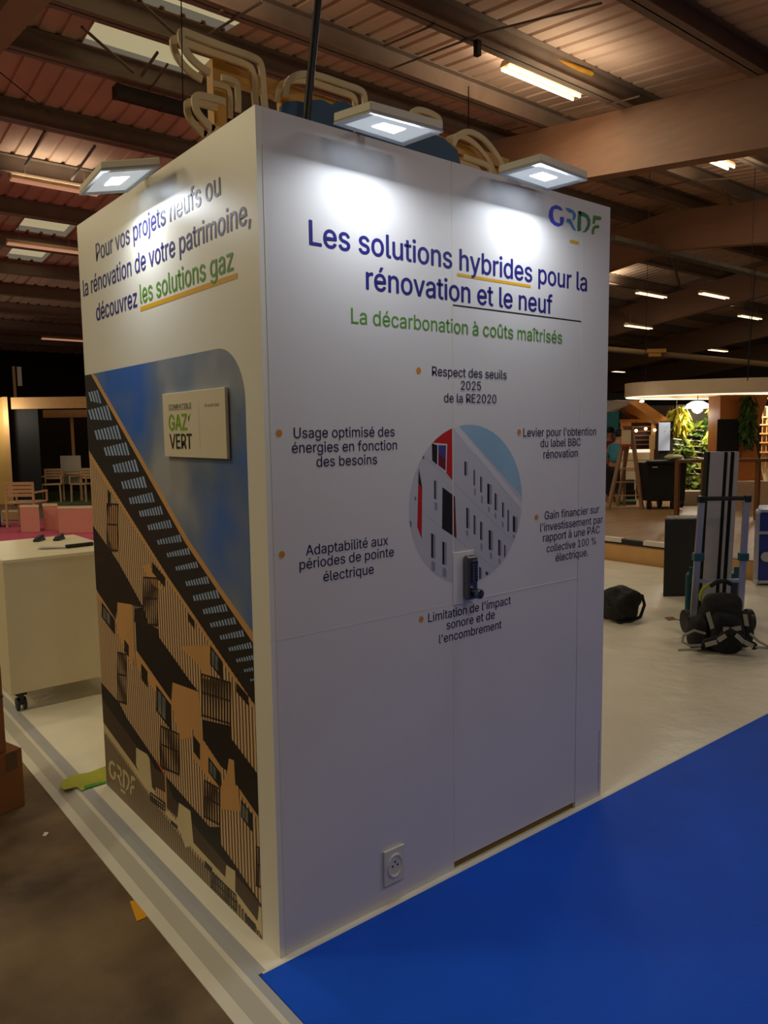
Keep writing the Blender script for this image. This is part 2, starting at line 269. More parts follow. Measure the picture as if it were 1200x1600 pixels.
'i':(167,['53,0 53,379 114,379 114,0', '84,443 73,444 63,448 54,455 47,463 43,472 41,483 43,494 47,504 54,512 63,518 73,522 84,524 95,522 105,518 114,512 121,504 125,494 126,483 125,472 121,463 114,455 105,448 95,444']),
'j':(167,['53,379 114,379 114,-30 112,-52 108,-72 102,-90 92,-106 80,-119 65,-129 47,-137 27,-141 4,-143 -10,-143 -10,-87 2,-87 18,-85 31,-80 40,-72 47,-61 51,-46 53,-29', '83,443 72,444 62,448 53,455 47,463 42,472 41,483 42,494 47,504 53,512 62,518 72,522 83,524 95,522 105,518 114,512 120,504 125,494 126,483 125,472 120,463 114,455 105,448 95,444']),
'l':(189,['139,-2 112,0 91,8 74,20 62,37 55,59 53,84 53,509 114,509 114,99 114,83 117,71 120,62 126,57 135,53 146,52 160,53 170,54 181,3 162,-1']),
'm':(610,['53,0 53,379 112,379 112,295 108,295 114,314 122,331 132,346 144,358 158,368 172,376 187,382 203,385 219,386 245,383 268,375 287,361 303,342 314,320 321,295 312,295 318,312 326,329 337,343 350,356 364,366 381,375 398,381 417,385 437,386 458,385 478,380 497,372 514,361 529,346 541,328 550,307 555,283 557,255 557,0 496,0 496,254 493,279 485,298 473,313 456,323 438,329 419,330 402,329 387,326 374,320 363,312 353,302 345,290 340,277 336,263 335,247 335,0 274,0 274,260 272,280 265,297 253,311 238,322 220,328 199,330 185,329 171,326 158,320 145,312 135,302 126,289 119,274 115,257 114,238 114,0']),
'n':(410,['114,227 114,0 53,0 53,379 112,379 112,287 102,287 116,319 132,344 152,362 175,374 200,382 227,384 252,383 275,377 295,369 313,356 328,340 341,321 350,298 355,271 357,240 357,0 296,0 296,235 293,263 286,286 273,304 256,318 235,326 210,329 192,328 176,324 161,317 147,308 136,297 126,283 119,266 115,248']),
'o':(415,['207,-8 174,-5 144,3 117,16 93,35 72,58 56,85 44,116 37,150 34,187 37,225 44,260 56,291 72,318 93,341 117,360 144,374 174,382 207,384 241,382 271,374 299,360 323,341 343,318 359,291 371,260 379,225 381,187 379,150 371,116 359,85 343,58 323,35 299,16 271,3 241,-5', '207,46 231,49 252,55 270,66 285,80 298,97 307,117 314,139 318,163 319,187 318,212 314,236 307,258 298,278 285,296 270,310 252,321 231,328 207,330 184,328 163,321 145,310 130,296 118,278 108,258 102,236 98,212 96,187 98,163 102,139 108,117 118,97 130,80 145,66 163,55 184,49']),
'p':(424,['53,-143 53,379 112,379 112,319 118,319 137,346 147,355 158,364 171,373 188,379 207,383 229,384 259,382 287,374 313,361 335,342 354,320 370,293 381,261 388,227 390,189 388,151 381,116 370,84 355,57 336,34 313,16 288,3 260,-6 229,-8 208,-7 189,-3 173,4 159,12 147,21 138,31 118,59 114,59 114,-143', '220,47 242,49 262,55 279,66 294,80 306,97 316,117 323,139 327,163 328,189 327,215 323,239 316,261 307,281 295,298 280,311 262,322 243,328 220,330 198,328 178,322 161,312 147,299 134,282 125,263 118,241 114,216 113,189 114,162 118,138 125,115 135,95 147,78 162,65 179,55 198,49']),
'q':(424,['372,-143 311,-143 311,59 306,59 287,31 277,21 266,12 252,4 236,-3 217,-7 195,-8 165,-6 137,3 111,16 89,34 70,57 55,84 43,116 36,151 34,189 36,227 43,261 55,293 70,320 89,342 112,361 137,374 165,382 196,384 218,383 237,379 253,373 267,364 278,355 287,346 307,319 313,319 313,379 372,379', '205,47 226,49 246,55 263,65 278,78 290,95 299,115 306,138 310,162 312,189 310,216 306,241 300,263 290,282 278,299 263,312 246,322 227,328 205,330 182,328 162,322 145,311 130,298 118,281 108,261 102,239 98,215 96,189 98,163 102,139 109,117 118,97 130,80 145,66 162,55 182,49']),
'r':(259,['53,0 53,379 112,379 112,321 115,321 124,339 137,354 152,367 171,377 191,383 213,385 229,384 243,384 243,322 230,324 207,326 190,324 174,321 159,315 146,306 135,296 126,284 119,269 115,254 114,237 114,0']),
's':(365,['182,-8 157,-7 133,-3 112,3 93,12 76,24 62,38 50,54 41,73 36,94 94,107 101,87 111,72 124,60 141,52 160,47 181,45 206,47 227,53 244,62 258,74 265,88 268,103 266,115 262,126 254,136 243,144 229,150 212,155 149,170 118,180 92,192 72,208 58,227 50,249 47,274 49,295 55,314 65,332 79,347 95,360 115,370 137,378 161,383 187,384 212,383 234,379 254,372 271,363 286,352 299,339 309,324 318,308 324,290 268,277 262,291 254,304 243,316 228,325 210,331 187,333 166,331 147,326 131,317 119,305 111,292 109,277 110,264 115,253 124,243 136,235 152,229 172,223 229,209 261,200 287,187 306,171 320,153 328,131 331,107 329,85 323,65 312,47 298,31 281,18 260,6 236,-2 210,-7']),
't':(227,['204,379 204,327 6,327 6,379', '65,471 126,471 126,98 127,83 130,70 136,61 144,55 156,51 170,50 185,51 202,54 213,2 192,-3 168,-4 138,-1 113,7 92,21 77,41 68,64 65,93']),
'u':(410,['182,-5 158,-3 135,2 115,11 97,23 82,39 69,59 60,82 54,109 53,139 53,379 114,379 114,144 116,117 124,94 137,75 154,61 175,53 200,50 218,51 234,55 249,62 263,71 274,83 283,97 290,113 295,132 296,153 296,379 357,379 357,0 298,0 298,92 307,92 294,60 277,35 257,17 234,5 209,-3']),
'v':(389,['163,0 17,379 84,379 165,155 187,87 206,21 184,21 203,87 224,155 305,379 371,379 226,0']),
'x':(379,['21,0 171,218 171,171 29,379 100,379 147,306 179,253 207,206 175,206 202,253 233,306 282,379 352,379 209,169 209,214 358,0 287,0 231,85 200,136 173,182 205,182 178,136 148,85 91,0']),
'y':(389,['47,-139 61,-86 71,-87 104,-89 113,-86 122,-81 130,-74 138,-64 145,-51 151,-36 163,-1 17,379 84,379 165,155 187,87 206,21 184,21 202,87 224,155 305,379 371,379 204,-58 196,-77 187,-93 177,-107 165,-119 153,-128 139,-136 125,-141 109,-144 91,-145 65,-143']),
'z':(380,['42,0 42,46 254,320 254,323 48,323 48,379 333,379 333,331 126,60 126,56 339,56 339,0']),
'à':(389,['160,-9 137,-7 115,-3 94,5 76,15 60,29 48,45 38,63 32,84 30,108 32,128 36,146 43,161 53,174 64,184 78,193 92,200 108,206 125,211 178,220 234,227 265,235 276,255 276,257 275,272 272,285 267,297 260,307 251,315 240,322 227,327 212,330 196,331 178,330 163,327 149,322 118,301 100,274 41,291 51,313 64,331 79,346 95,358 114,368 133,375 153,380 173,383 194,384 239,379 255,375 271,369 286,360 300,350 312,336 322,320 330,301 335,278 337,251 337,0 277,0 277,52 272,52 252,25 242,16 229,8 215,1 199,-4 181,-7', '170,45 192,47 211,51 228,59 242,68 254,80 263,93 270,108 274,122 276,138 276,190 259,182 231,176 200,171 175,168 134,159 122,153 112,147 103,139 97,130 93,118 92,105 93,93 96,82 102,72 109,64 119,57 130,52 142,48 156,46', '165,429 99,529 168,529 215,429']),
'é':(404,['212,-8 177,-5 145,3 117,16 92,35 72,58 56,85 44,116 37,150 34,187 36,224 44,258 55,290 71,317 91,340 115,359 142,373 172,382 205,384 226,383 246,380 266,374 285,366 303,355 319,341 334,324 347,305 357,282 365,256 370,227 371,194 371,169 75,169 75,221 338,221 310,202 308,226 304,248 298,269 288,286 277,301 263,314 246,323 227,328 205,330 183,328 164,323 146,313 131,301 119,286 109,270 102,251 97,231 96,211 96,178 98,151 102,127 110,106 121,88 135,73 151,61 169,53 190,48 212,46 227,47 241,49 254,53 265,58 276,65 285,73 294,82 300,93 306,105 365,91 358,72 348,55 335,39 320,26 302,14 283,4 261,-3 237,-7', '177,429 225,529 293,529 227,429']),
'î':(167,['53,0 53,379 114,379 114,0', '34,435 -26,435 -26,438 54,529 112,529 193,438 193,435 132,435 83,495']),
'û':(410,['182,-5 158,-3 135,2 115,11 97,23 82,39 69,59 60,82 54,109 53,139 53,379 114,379 114,144 116,117 124,94 137,75 154,61 175,53 200,50 218,51 234,55 249,62 263,71 274,83 283,97 290,113 295,132 296,153 296,379 357,379 357,0 298,0 298,92 307,92 294,60 277,35 257,17 234,5 209,-3', '156,435 96,435 96,438 176,529 234,529 314,438 314,435 253,435 205,495']),
' ':(188,[])}
def text_geo(s, bold=0.0, space=1.0, only=None):
    cu = bpy.data.curves.new('t', 'CURVE'); cu.dimensions = '2D'; cu.fill_mode = 'BOTH'
    x = 0.0
    for n_, ch in enumerate(s):
        a, cs = GLYPH[ch]
        for c in (cs if only is None or only[0] <= n_ < only[1] else ()):
            pts = [tuple(int(q) for q in p.split(',')) for p in c.split()]
            sp = cu.splines.new('POLY'); sp.points.add(len(pts)-1); sp.use_cyclic_u = True
            for i, p in enumerate(pts): sp.points[i].co = (x+p[0]/1000, p[1]/1000, 0, 1)
        x += a/1000*space
    o = bpy.data.objects.new('t', cu); COL.objects.link(o)
    dg = bpy.context.evaluated_depsgraph_get(); dg.update()
    me = bpy.data.meshes.new_from_object(o.evaluated_get(dg))
    z = max((v.co.z for v in me.vertices), default=0)
    vs = [tuple(v.co) for v in me.vertices]; fs = [tuple(p.vertices) for p in me.polygons]
    bpy.data.objects.remove(o); bpy.data.curves.remove(cu); bpy.data.meshes.remove(me)
    return vs, fs
def put_text(mb, s, to3d, a, b, base, bold=0.015, vs=None, space=1.0, only=None):
    """text whose left edge is at a, right edge at b (plane units), baseline at base; vs = measured height of capitals"""
    V, F = text_geo(s, bold, space)
    x0 = min(v[0] for v in V); x1 = max(v[0] for v in V); k = abs(b-a)/(x1-x0)
    kv = k if vs is None else vs/0.509
    if only: V, F = text_geo(s, bold, space, only)
    kx = (b-a)/(x1-x0); cl = 1-2*bold/(x1-x0) if bold else 1
    p0 = Vector(to3d(0, 0)); nrm = (Vector(to3d(1, 0))-p0).cross(Vector(to3d(0, 1))-p0)
    if nrm.x > 0.5: nrm = -nrm
    for q, (dx, dy) in enumerate(((0, 0),) if bold <= 0.002 else ((-1, 0), (1, 0), (0, 0.6), (0, -0.6))):     # heavier weights: strokes laid slightly apart
        vv = [mb.v(Vector(to3d(a+(bold+(v[0]-x0)*cl+dx*bold)*kx, base+(v[1]+dy*bold)*kv))+nrm*(0.00006*q)) for v in V]
        for f in F: mb.f([vv[i] for i in f])
FY = lambda off: (lambda u, v: (u, -off, v))       # front plane, lifted off by off
SX = lambda off: (lambda u, v: (-off, u, v))       # side plane

# ---------------------------------------------------------------- palette
M_white = mat('white_laminate', (224, 220, 218), rough=0.42, var=0.02, vscale=2.0)
M_white_side = mat('white_wall_print', (236, 232, 220), rough=0.36, coat=0.4, var=0.02, vscale=2.0)
M_cream = mat('cream_paint', (215, 190, 140), rough=0.5, var=0.06)
M_ochre = mat('ochre_paint', (196, 140, 40), rough=0.5, var=0.12, vscale=9)
M_navy = mat('navy_ink', (34, 34, 120), rough=0.36)
M_green = mat('green_ink', (84, 150, 40), rough=0.5)
M_gold = mat('gold_ink', (220, 165, 20), rough=0.5)
M_black = mat('black_plastic', (20, 20, 22), rough=0.45, var=0.1)
M_blackm = mat('matt_black', (14, 13, 13), rough=0.9, var=0.2)
M_alu = mat('brushed_aluminium', (190, 192, 198), rough=0.38, metal=0.9, var=0.05)
M_steel = mat('dark_nickel', (120, 118, 124), rough=0.32, metal=1.0, var=0.05)
M_concrete = mat('hall_concrete', (70, 52, 32), rough=0.5, rgb2=(128, 106, 74), vscale=2.6, bump=0.15, bscale=18)
M_film = mat('film_covered_floor', (236, 230, 208), rough=0.33, var=0.035, vscale=3.0, bump=0.5, bscale=7)
M_blue = mat('blue_carpet_film', (24, 84, 206), rough=0.5, var=0.10, vscale=2.2, bump=0.06, bscale=60, spec=0.12)
M_deck = mat('roof_deck', (208, 176, 152), rough=0.75, var=0.10, vscale=1.5)
M_purlin = mat('purlin_steel', (132, 112, 96), rough=0.6, var=0.10, vscale=4)
M_beam = mat('beam_timber', (150, 116, 90), rough=0.7, var=0.07, vscale=3, stretch=(1, 1, 6))
M_dark = mat('dark_wall', (26, 22, 20), rough=0.9, var=0.15)
M_timber = mat('warm_timber', (196, 132, 62), rough=0.55, var=0.12, vscale=5, stretch=(6, 6, 1))
M_beige = mat('beige_panel', (206, 160, 104), rough=0.6, var=0.05)
M_card = mat('cardboard', (140, 88, 44), rough=0.85, var=0.08, vscale=8)
M_leaf = mat('leaf_green', (84, 116, 28), rough=0.6, rgb2=(170, 170, 50), vscale=9)
M_leafd = mat('leaf_dark', (30, 62, 20), rough=0.6, rgb2=(80, 110, 30), vscale=9)
M_whitep = mat('white_paint', (222, 216, 200), rough=0.5, var=0.02)
M_glow = mat('cool_led', (230, 240, 255), emit=(225, 240, 255), estr=14.0)
M_warmtube = mat('fluorescent_tube', (255, 245, 220), emit=(255, 236, 190), estr=6.0)

# ================================================================= STRUCTURE
# hall floor
b = MB(); b.bx(-14, 44, -14, 30, -0.14, -0.04); structure(b.build('floor', M_concrete))
# exhibition platform with film covered white floor
PX0 = -0.06
b = MB(); b.bx(PX0, 6.85, -0.02, 5.2, -0.039, 0.0)
structure(b.build('stand_platform', M_film))
b = MB(); b.bx(-0.085, 6.9, -5.5, -0.026, -0.039, 0.001)
bc = b.build('blue_carpet', M_blue); tag(bc, 'bright blue carpet under clear film in front of the white booth', 'carpet')
b = MB(); b.bx(-0.075, 6.9, -0.0275, -0.0185, 0.0, 0.0022)
tag(b.build('edging_tape', M_whitep), 'thin white tape line along the edge of the blue carpet', 'tape')
# ramp profile along the platform edge
M_ridge = mat_wave('ribbed_aluminium', (150, 145, 130), (205, 200, 184), 80.0, 'X', rough=0.45)
M_profile = mat('white_profile', (214, 208, 190), rough=0.42, var=0.03)
M_profile_grey = mat('grey_profile', (172, 172, 172), rough=0.4, var=0.03)
rt = thing('ramp_profile', 'low white and grey ribbed aluminium edge ramp between concrete and white floor', 'ramp', (-0.14, -1, -0.04))
def ramp(name, x0, x1, z0, z1, m):
    b = MB(); b.hexa([(x0, -5.5, -0.04), (x1, -5.5, -0.04), (x1, 5.2, -0.04), (x0, 5.2, -0.04)], [(x0, -5.5, z0), (x1, -5.5, z1), (x1, 5.2, z1), (x0, 5.2, z0)])
    return b.build(name, m, rt)
ramp('outer_lip', -0.212, -0.178, -0.037, -0.026, M_profile)
ramp('ribbed_tread', -0.178, -0.128, -0.026, -0.009, M_ridge)
ramp('inner_lip', -0.128, -0.113, -0.009, -0.004, M_profile)
ramp('top_plate', -0.113, -0.0865, -0.004, -0.001, M_profile_grey)
b = MB(); b.bx(-0.087, PX0, -0.018, 5.2, -0.04, -0.0005); tag(b.build('flat_plate', M_profile_grey, rt), 'grey plate flush with the film')

# end walls of the hall
b = MB(); b.bx(-14, 44, 25.0, 25.2, -0.04, 7.2); structure(b.build('wall_back', M_dark))
M_farwall = mat('far_wall_grey', (142, 128, 116), rough=0.8, var=0.06)
b = MB(); b.bx(40.0, 40.2, -14, 30, -0.04, 7.2); structure(b.build('wall_right', M_farwall))

# roof: corrugated deck on purlins on deep beams, ridge at y = 7.3
RY = 7.3
def zdeck(y): return 6.40-0.115*abs(y-RY)
def zbot(y): return 5.37-0.12*abs(y-7.2)
def ztop(y): return 6.13-0.115*abs(y-RY)
sky_rects = [(2.20, 3.85, 7.02, 8.0), (1.2, 3.62, 5.70, 6.65), (2.95, 3.9, 13.25, 14.4), (3.1, 3.92, 14.9, 16.1)]
b = MB(); pitch = 0.25
prof = [(0, 0), (0.178, 0), (0.192, 0.035), (0.236, 0.035)]
xs = []
x = -8.0
while x < 40:
    xs += [(x+p, q) for p, q in prof]; x += pitch
ys = [-8, RY, 25]
sky_strips = []
def deck(x0, x1, y0, y1):
    pts = [(x_, q) for x_, q in xs if x0 <= x_ <= x1]
    rows = [[b.v((x_, y_, zdeck(y_)+q)) for x_, q in pts] for y_ in (y0, y1)]
    for i in range(len(pts)-1): b.f([rows[0][i], rows[0][i+1], rows[1][i+1], rows[1][i]])
# deck with openings for the rooflights
for x0, x1 in ((-8, 1.18), (3.93, 40)):
    deck(x0, x1, -8, RY); deck(x0, x1, RY, 25)
for (y0, y1, openx) in ((-8, 5.70, None), (5.70, 6.65, (1.2, 3.62)), (6.65, 7.02, None), (7.02, RY, (2.2, 3.85)), (RY, 8.0, (2.2, 3.85)), (8.0, 13.25, None), (13.25, 14.4, (2.95, 3.9)), (14.4, 14.9, None), (14.9, 16.1, (3.1, 3.92)), (16.1, 25, None)):
    if openx is None: deck(1.0, 4.1, y0, y1)
    else: deck(1.0, openx[0]+0.12, y0, y1); deck(openx[1]-0.12, 4.1, y0, y1)
structure(b.build('ceiling', M_deck, recalc=False))
M_sky = mat('rooflight_sheet', (210, 204, 170), rough=0.5, emit=(196, 186, 146), estr=0.6)
for x0, x1, y0, y1 in sky_rects:
    b = MB()
    for a, c in ((y0, min(y1, RY)), (RY, y1)) if y0 < RY < y1 else ((y0, y1),):
        b.poly([(x0, a, zdeck(a)+0.10), (x1, a, zdeck(a)+0.10), (x1, c, zdeck(c)+0.10), (x0, c, zdeck(c)+0.10)])
    structure(b.build('window_rooflight', M_sky))
# beams
for k, X in enumerate((0.80, 8.1, 14.1, 20.8, 27.5, 34.2)):
    b = MB(); t = 0.10
    for y0, y1 in ((-6, 7.25), (7.25, 24.9)):
        b.hexa([(X-t, y0, zbot(y0)), (X+t, y0, zbot(y0)), (X+t, y1, zbot(y1)), (X-t, y1, zbot(y1))], [(X-t, y0, ztop(y0)), (X+t, y0, ztop(y0)), (X+t, y1, ztop(y1)), (X-t, y1, ztop(y1))])
    structure(b.build('roof_beam', M_beam))
    b = MB(); t = 0.125
    for y0, y1 in ((-6, 7.25), (7.25, 24.9)):
        b.hexa([(X-t, y0, zbot(y0)-0.03), (X+t, y0, zbot(y0)-0.03), (X+t, y1, zbot(y1)-0.03), (X-t, y1, zbot(y1)-0.03)], [(X-t, y0, zbot(y0)), (X+t, y0, zbot(y0)), (X+t, y1, zbot(y1)), (X-t, y1, zbot(y1))])
    structure(b.build('beam_flange', M_beam))
# purlins
PY = [-2.5, -0.85, 0.85, 2.5, 4.22, 5.6, 6.78, 8.0, 9.66, 11.3, 12.95, 14.6, 16.25, 17.9, 19.55, 21.2, 22.85]
for y in PY:
    b = MB(); zt = zdeck(y)-0.005; zb = ztop(y)+0.0
    b.bx(-7, 39.8, y-0.008, y+0.008, zb, zt); b.bx(-7, 39.8, y-0.09, y+0.09, zb, zb+0.014); b.bx(-7, 39.8, y-0.09, y+0.09, zt-0.014, zt)
    structure(b.build('roof_purlin', M_purlin))

# ================================================================= BOOTH
BW, BD, BH = 1.637, 1.530, 2.5
DX0, DX1, DZ = 0.742, 1.456, 2.031
booth = thing('exhibition_booth', 'tall white printed storage booth with a door standing on the blue carpet edge', 'booth', (0, 0, 0))
T = 0.019
b = MB(); b.bx(T, DX0, 0, T, 0, BH); b.bx(DX1, BW, 0, T, 0, BH); b.bx(DX0+0.002, DX1, 0, T, DZ+0.003, BH)
b.build('front_panel', M_white, booth)
b = MB(); b.bx(0, T, 0, BD, 0, BH); tag(b.build('side_panel', M_white_side, booth), 'side panel with printed photograph')
b = MB(); b.bx(BW-T, BW, T, BD-T, 0, BH); b.build('side_panel', M_white, booth)
b = MB(); b.bx(T, BW, BD-T, BD, 0, BH); b.build('back_panel', M_white, booth)
b = MB(); b.bx(T, BW-T, T, BD-T, 2.43, 2.448); b.build('roof_panel', M_white, booth)
door = MB(); door.bx(DX0+0.004, DX1-0.004, 0.0005, 0.03, 0.03, DZ-0.002)
door = door.build('door', M_white, booth)
M_gap = mat('door_gap_gold', (120, 92, 30), rough=0.7)
b = MB(); b.bx(DX0-0.004, DX1+0.004, 0.012, 0.03, 0.0, 0.032); tag(b.build('threshold', M_gap, booth), 'gold brown strip under the door')
b = MB(); b.bx(DX0-0.001, DX0+0.0045, -0.0004, 0.002, 0.03, 2.49); b.build('joint_strip', M_whitep, booth)  # white strip stands in for light caught on the door gap's edges
b = MB(); b.bx(DX1-0.0015, DX1+0.0015, -0.0003, 0.002, 0.03, 2.36); b.build('joint_strip', M_white, booth)
b = MB(); b.bx(0.018, 0.0215, -0.0008, 0.001, 0.0, 2.40); b.build('joint_strip', M_whitep, booth)
b = MB(); b.bx(0.0005, BW-0.001, -0.0003, 0.001, 0.9955, 0.9985)
b.M = Matrix.Identity(4); hs = b.build('joint_strip', M_white, booth)
M_shadow = mat('black_gap', (12, 12, 14), rough=0.9)
b = MB(); b.bx(DX0, DX1, -0.0002, 0.01, DZ-0.001, DZ+0.0028); tag(b.build('top_gap', M_shadow, booth), 'dark gap above the door')

# front lettering
def fline(mb, s, a, bb, bold=0.012, off=0.0005, vs=None, only=None):
    pa, pb = front(*a), front(*bb); put_text(mb, s, FY(off), pa[0], pb[0], (pa[1]+pb[1])/2, bold, vs, only=only)
def words(txt):
    i = 0
    for w in txt.split(' '):
        yield (i, i+len(w)); i += len(w)+1
for txt, a_, e_ in (('Les solutions hybrides pour la', (483, 379), (917, 457.5)), ('rénovation et le neuf', (571.7, 449), (863, 492.5))):
    for wd in words(txt):
        t = MB(); fline(t, txt, a_, e_, 0.014, only=wd); t.build('headline_word', M_navy, booth, recalc=False)
for wd in words('La décarbonation à coûts maîtrisés'):
    t = MB(); fline(t, 'La décarbonation à coûts maîtrisés', (548.7, 503), (878, 538), 0.005, only=wd); t.build('subtitle_word', M_green, booth, recalc=False)
def underline(mb, a, bb, th, tr, plane):
    pa, pb = plane(*a), plane(*bb); z = (pa[1]+pb[1])/2
    mb.poly([tr(pa[0], z-th/2), tr(pb[0], z-th/2), tr(pb[0], z+th/2), tr(pa[0], z+th/2)])
t = MB(); underline(t, (714, 428), (829, 448.5), 0.010, FY(0.0006), front); t.build('underline', M_gold, booth)
blocks = [
 [('Respect des seuils', (675, 587), (791.5, 592.5)), ('2025', (720, 609), (751.5, 609.5)), ('de la RE2020', (693.6, 628.5), (775.5, 630))],
 [("Levier pour l'obtention", (817.5, 681), (931, 681)), ('du label BBC', (844.5, 698), (907, 697)), ('rénovation', (849, 716), (902.4, 714))],
 [('Gain financier sur', (851, 810.5), (936, 802.4)), ("l'investissement par", (844, 828), (941.4, 819.5)), ('rapport à une PAC', (848.4, 845), (936.6, 834.5)), ('collective 100 %', (854, 861.5), (931, 851.6)), ('électrique.', (868, 876.5), (918.6, 869))],
 [("Limitation de l'impact", (669, 971), (798, 945)), ('sonore et de', (697.5, 982.4), (773, 967.4)), ("l'encombrement", (686, 1004.6), (783.6, 982.4))],
 [('Usage optimisé des', (459, 683.4), (616.6, 682.8)), ('énergies en fonction', (456, 706.8), (620.4, 703.5)), ('des besoins', (494.4, 728.2), (589.3, 726))],
 [('Adaptabilité aux', (478, 867.7), (606.4, 851.5)), ('périodes de pointe', (468, 888.2), (615.4, 871)), ('électrique', (505.2, 907.8), (584, 897))],
]
for bl in blocks:
    for s, a, e in bl:
        t = MB(); fline(t, s, a, e, 0.006); t.build('caption', mat('caption_ink', (24, 22, 74), rough=0.5), booth, recalc=False)
M_bul = mat('orange_ink', (214, 140, 30), rough=0.5)
for p in ((654, 579), (811, 675), (838, 808), (658, 967.5), (436, 676.7), (440.4, 866.4)):
    x, z = front(*p); t = MB(); t.poly([(x+0.0105*math.cos(2*PI*i/16), -0.0007, z+0.0105*math.sin(2*PI*i/16)) for i in range(16)]); t.build('bullet', M_bul, booth)
# fine print, lower right corner, running upwards
t = MB(); put_text(t, "Le gaz, une énergie d'avenir - document non contractuel", lambda u, v: (1.622-v, -0.0006, u), 0.02, 0.30, 0.0, 0.0)
t.build('fine_print', M_navy, booth, recalc=False)

# letters of the logo, unit box (u right, v up)
def arc(cx, cy, rx, ry, a0, a1, n=14): return [(cx+rx*math.cos(math.radians(a0+(a1-a0)*i/n)), cy+ry*math.sin(math.radians(a0+(a1-a0)*i/n))) for i in range(n+1)]
def ring(cx, cy, ro, ri, a0, a1): return arc(cx, cy, ro[0], ro[1], a0, a1) + arc(cx, cy, ri[0], ri[1], a1, a0)
# each letter in its own 0..1 cell
_LP = {
 'G': [[(375, 290), (335, 220), (270, 190), (205, 225), (170, 300), (163, 400), (195, 500), (250, 560), (310, 582), (370, 550), (390, 480), (390, 405), (330, 400), (330, 520), (290, 510), (250, 480), (230, 400), (228, 330), (245, 265), (300, 265), (330, 285)]],
 'R': [[(400, 232), (470, 240), (530, 275), (565, 330), (570, 380), (555, 440), (530, 460), (515, 440), (525, 400), (520, 340), (490, 320), (460, 318)], [(430, 430), (490, 432), (530, 540), (572, 640), (565, 655), (520, 620), (470, 510), (430, 495)]],
 'D': [[(600, 280), (650, 290), (650, 640), (620, 660), (592, 650)], [(600, 280), (690, 300), (760, 350), (797, 440), (795, 540), (765, 630), (720, 672), (660, 675), (705, 640), (740, 560), (750, 480), (735, 420), (700, 385), (650, 370), (640, 370)]],
 'F': [[(840, 350), (960, 370), (975, 400), (965, 440), (880, 440), (865, 515), (830, 515)], [(880, 535), (935, 535), (945, 565), (930, 597), (880, 600), (865, 620), (855, 715), (820, 715), (820, 640), (835, 570)]],
}
LOGO = {k: [[((x-163)/812, 1-(y-190-0.275*(x-270))/392) for x, y in pl] for pl in v] for k, v in _LP.items()}
LC = {'G': ((48, 60, 190), (40, 60, 200)), 'R': ((40, 130, 190), (30, 110, 180)), 'D': ((20, 120, 80), (20, 130, 90)), 'F': ((70, 130, 30), (70, 130, 20))}
CELL = {k: (0.0, 1.0) for k in 'GRDF'}
for k in 'GRDF':
    t = MB(); x0, x1, z0, z1 = 1.247, 1.578, 2.372, 2.452
    cx0, cx1 = CELL[k]
    for pl in LOGO[k]: t.poly([(x0+(cx0+(cx1-cx0)*u)*(x1-x0), -0.0007, z0+v*(z1-z0)) for u, v in pl])
    t.build('logo_letter', mat('logo_'+k, LC[k][0], rough=0.5), booth, recalc=False)
t = MB(); x0, z0 = front(890, 379.5); x1, z1 = front(904, 381); t.poly([(x0, -0.0007, 2.325), (x1, -0.0007, 2.325), (x1, -0.0007, 2.337), (x0, -0.0007, 2.337)]); t.build('logo_bar', M_gold, booth)

# round photo print on the front
P_w = mat('print_white_facade', (196, 194, 200), rough=0.5, var=0.02); P_sky = mat('print_sky', (150, 186, 208), rough=0.5, var=0.06, vscale=4)
P_red = mat('print_red', (196, 22, 22), rough=0.5); P_dk = mat('print_dark', (24, 14, 20), rough=0.5); P_blu = mat('print_violet_glass', (70, 62, 130), rough=0.5)
P_gr = mat('print_grey', (150, 148, 158), rough=0.5); P_pal = mat('print_pale', (214, 212, 216), rough=0.5); P_dred = mat('print_maroon', (110, 16, 26), rough=0.5)
CC, CR = (0.823, 1.3435), 0.2825
pr = MB(); lay = [0]
def cpoly(pts, mi, px=True):
    lay[0] += 1
    q = [front(630+0.175*x, 650+0.175*y) for x, y in pts] if px else pts
    q = clip_circle(q, CC, CR)
    if q and len(q) > 2: pr.mi = mi; pr.poly([(u, -0.0002-0.000006*lay[0], v) for u, v in q])
cpoly([(CC[0]+0.3*math.cos(2*PI*i/48), CC[1]+0.3*math.sin(2*PI*i/48)) for i in range(48)], 0, False)
cpoly([(470, 60), (1300, 990), (1300, 60)], 1)
cpoly([(470, 60), (1080, 800), (1060, 850), (440, 100)], 7)
for a, e in (((440, 590), (1000, 1140)), ((205, 890), (830, 1370)), ((150, 330), (440, 580)), ((640, 340), (1060, 850))):
    dx, dy = e[0]-a[0], e[1]-a[1]; L = math.hypot(dx, dy); n_ = (dy/L*3, -dx/L*3)
    cpoly([a, e, (e[0]+n_[0], e[1]+n_[1]), (a[0]+n_[0], a[1]+n_[1])], 5)
cpoly([(250, 235), (330, 160), (440, 95), (440, 575), (385, 510), (385, 250)], 2); cpoly([(240, 245), (260, 225), (440, 90), (440, 250), (390, 245)], 2)
cpoly([(255, 238), (392, 250), (385, 505), (300, 440), (255, 400)], 7); cpoly([(255, 242), (305, 262), (303, 438), (258, 398)], 3)
cpoly([(313, 260), (382, 262), (378, 490), (313, 440)], 4); cpoly([(313, 330), (378, 390), (378, 490), (313, 440)], 8)
cpoly([(138, 460), (170, 640), (165, 1100), (125, 990), (133, 640)], 2); cpoly([(138, 460), (168, 640), (134, 600)], 3)
cpoly([(350, 635), (462, 720), (476, 1090), (346, 1005)], 3); cpoly([(440, 712), (462, 728), (476, 1090), (440, 1062)], 8)
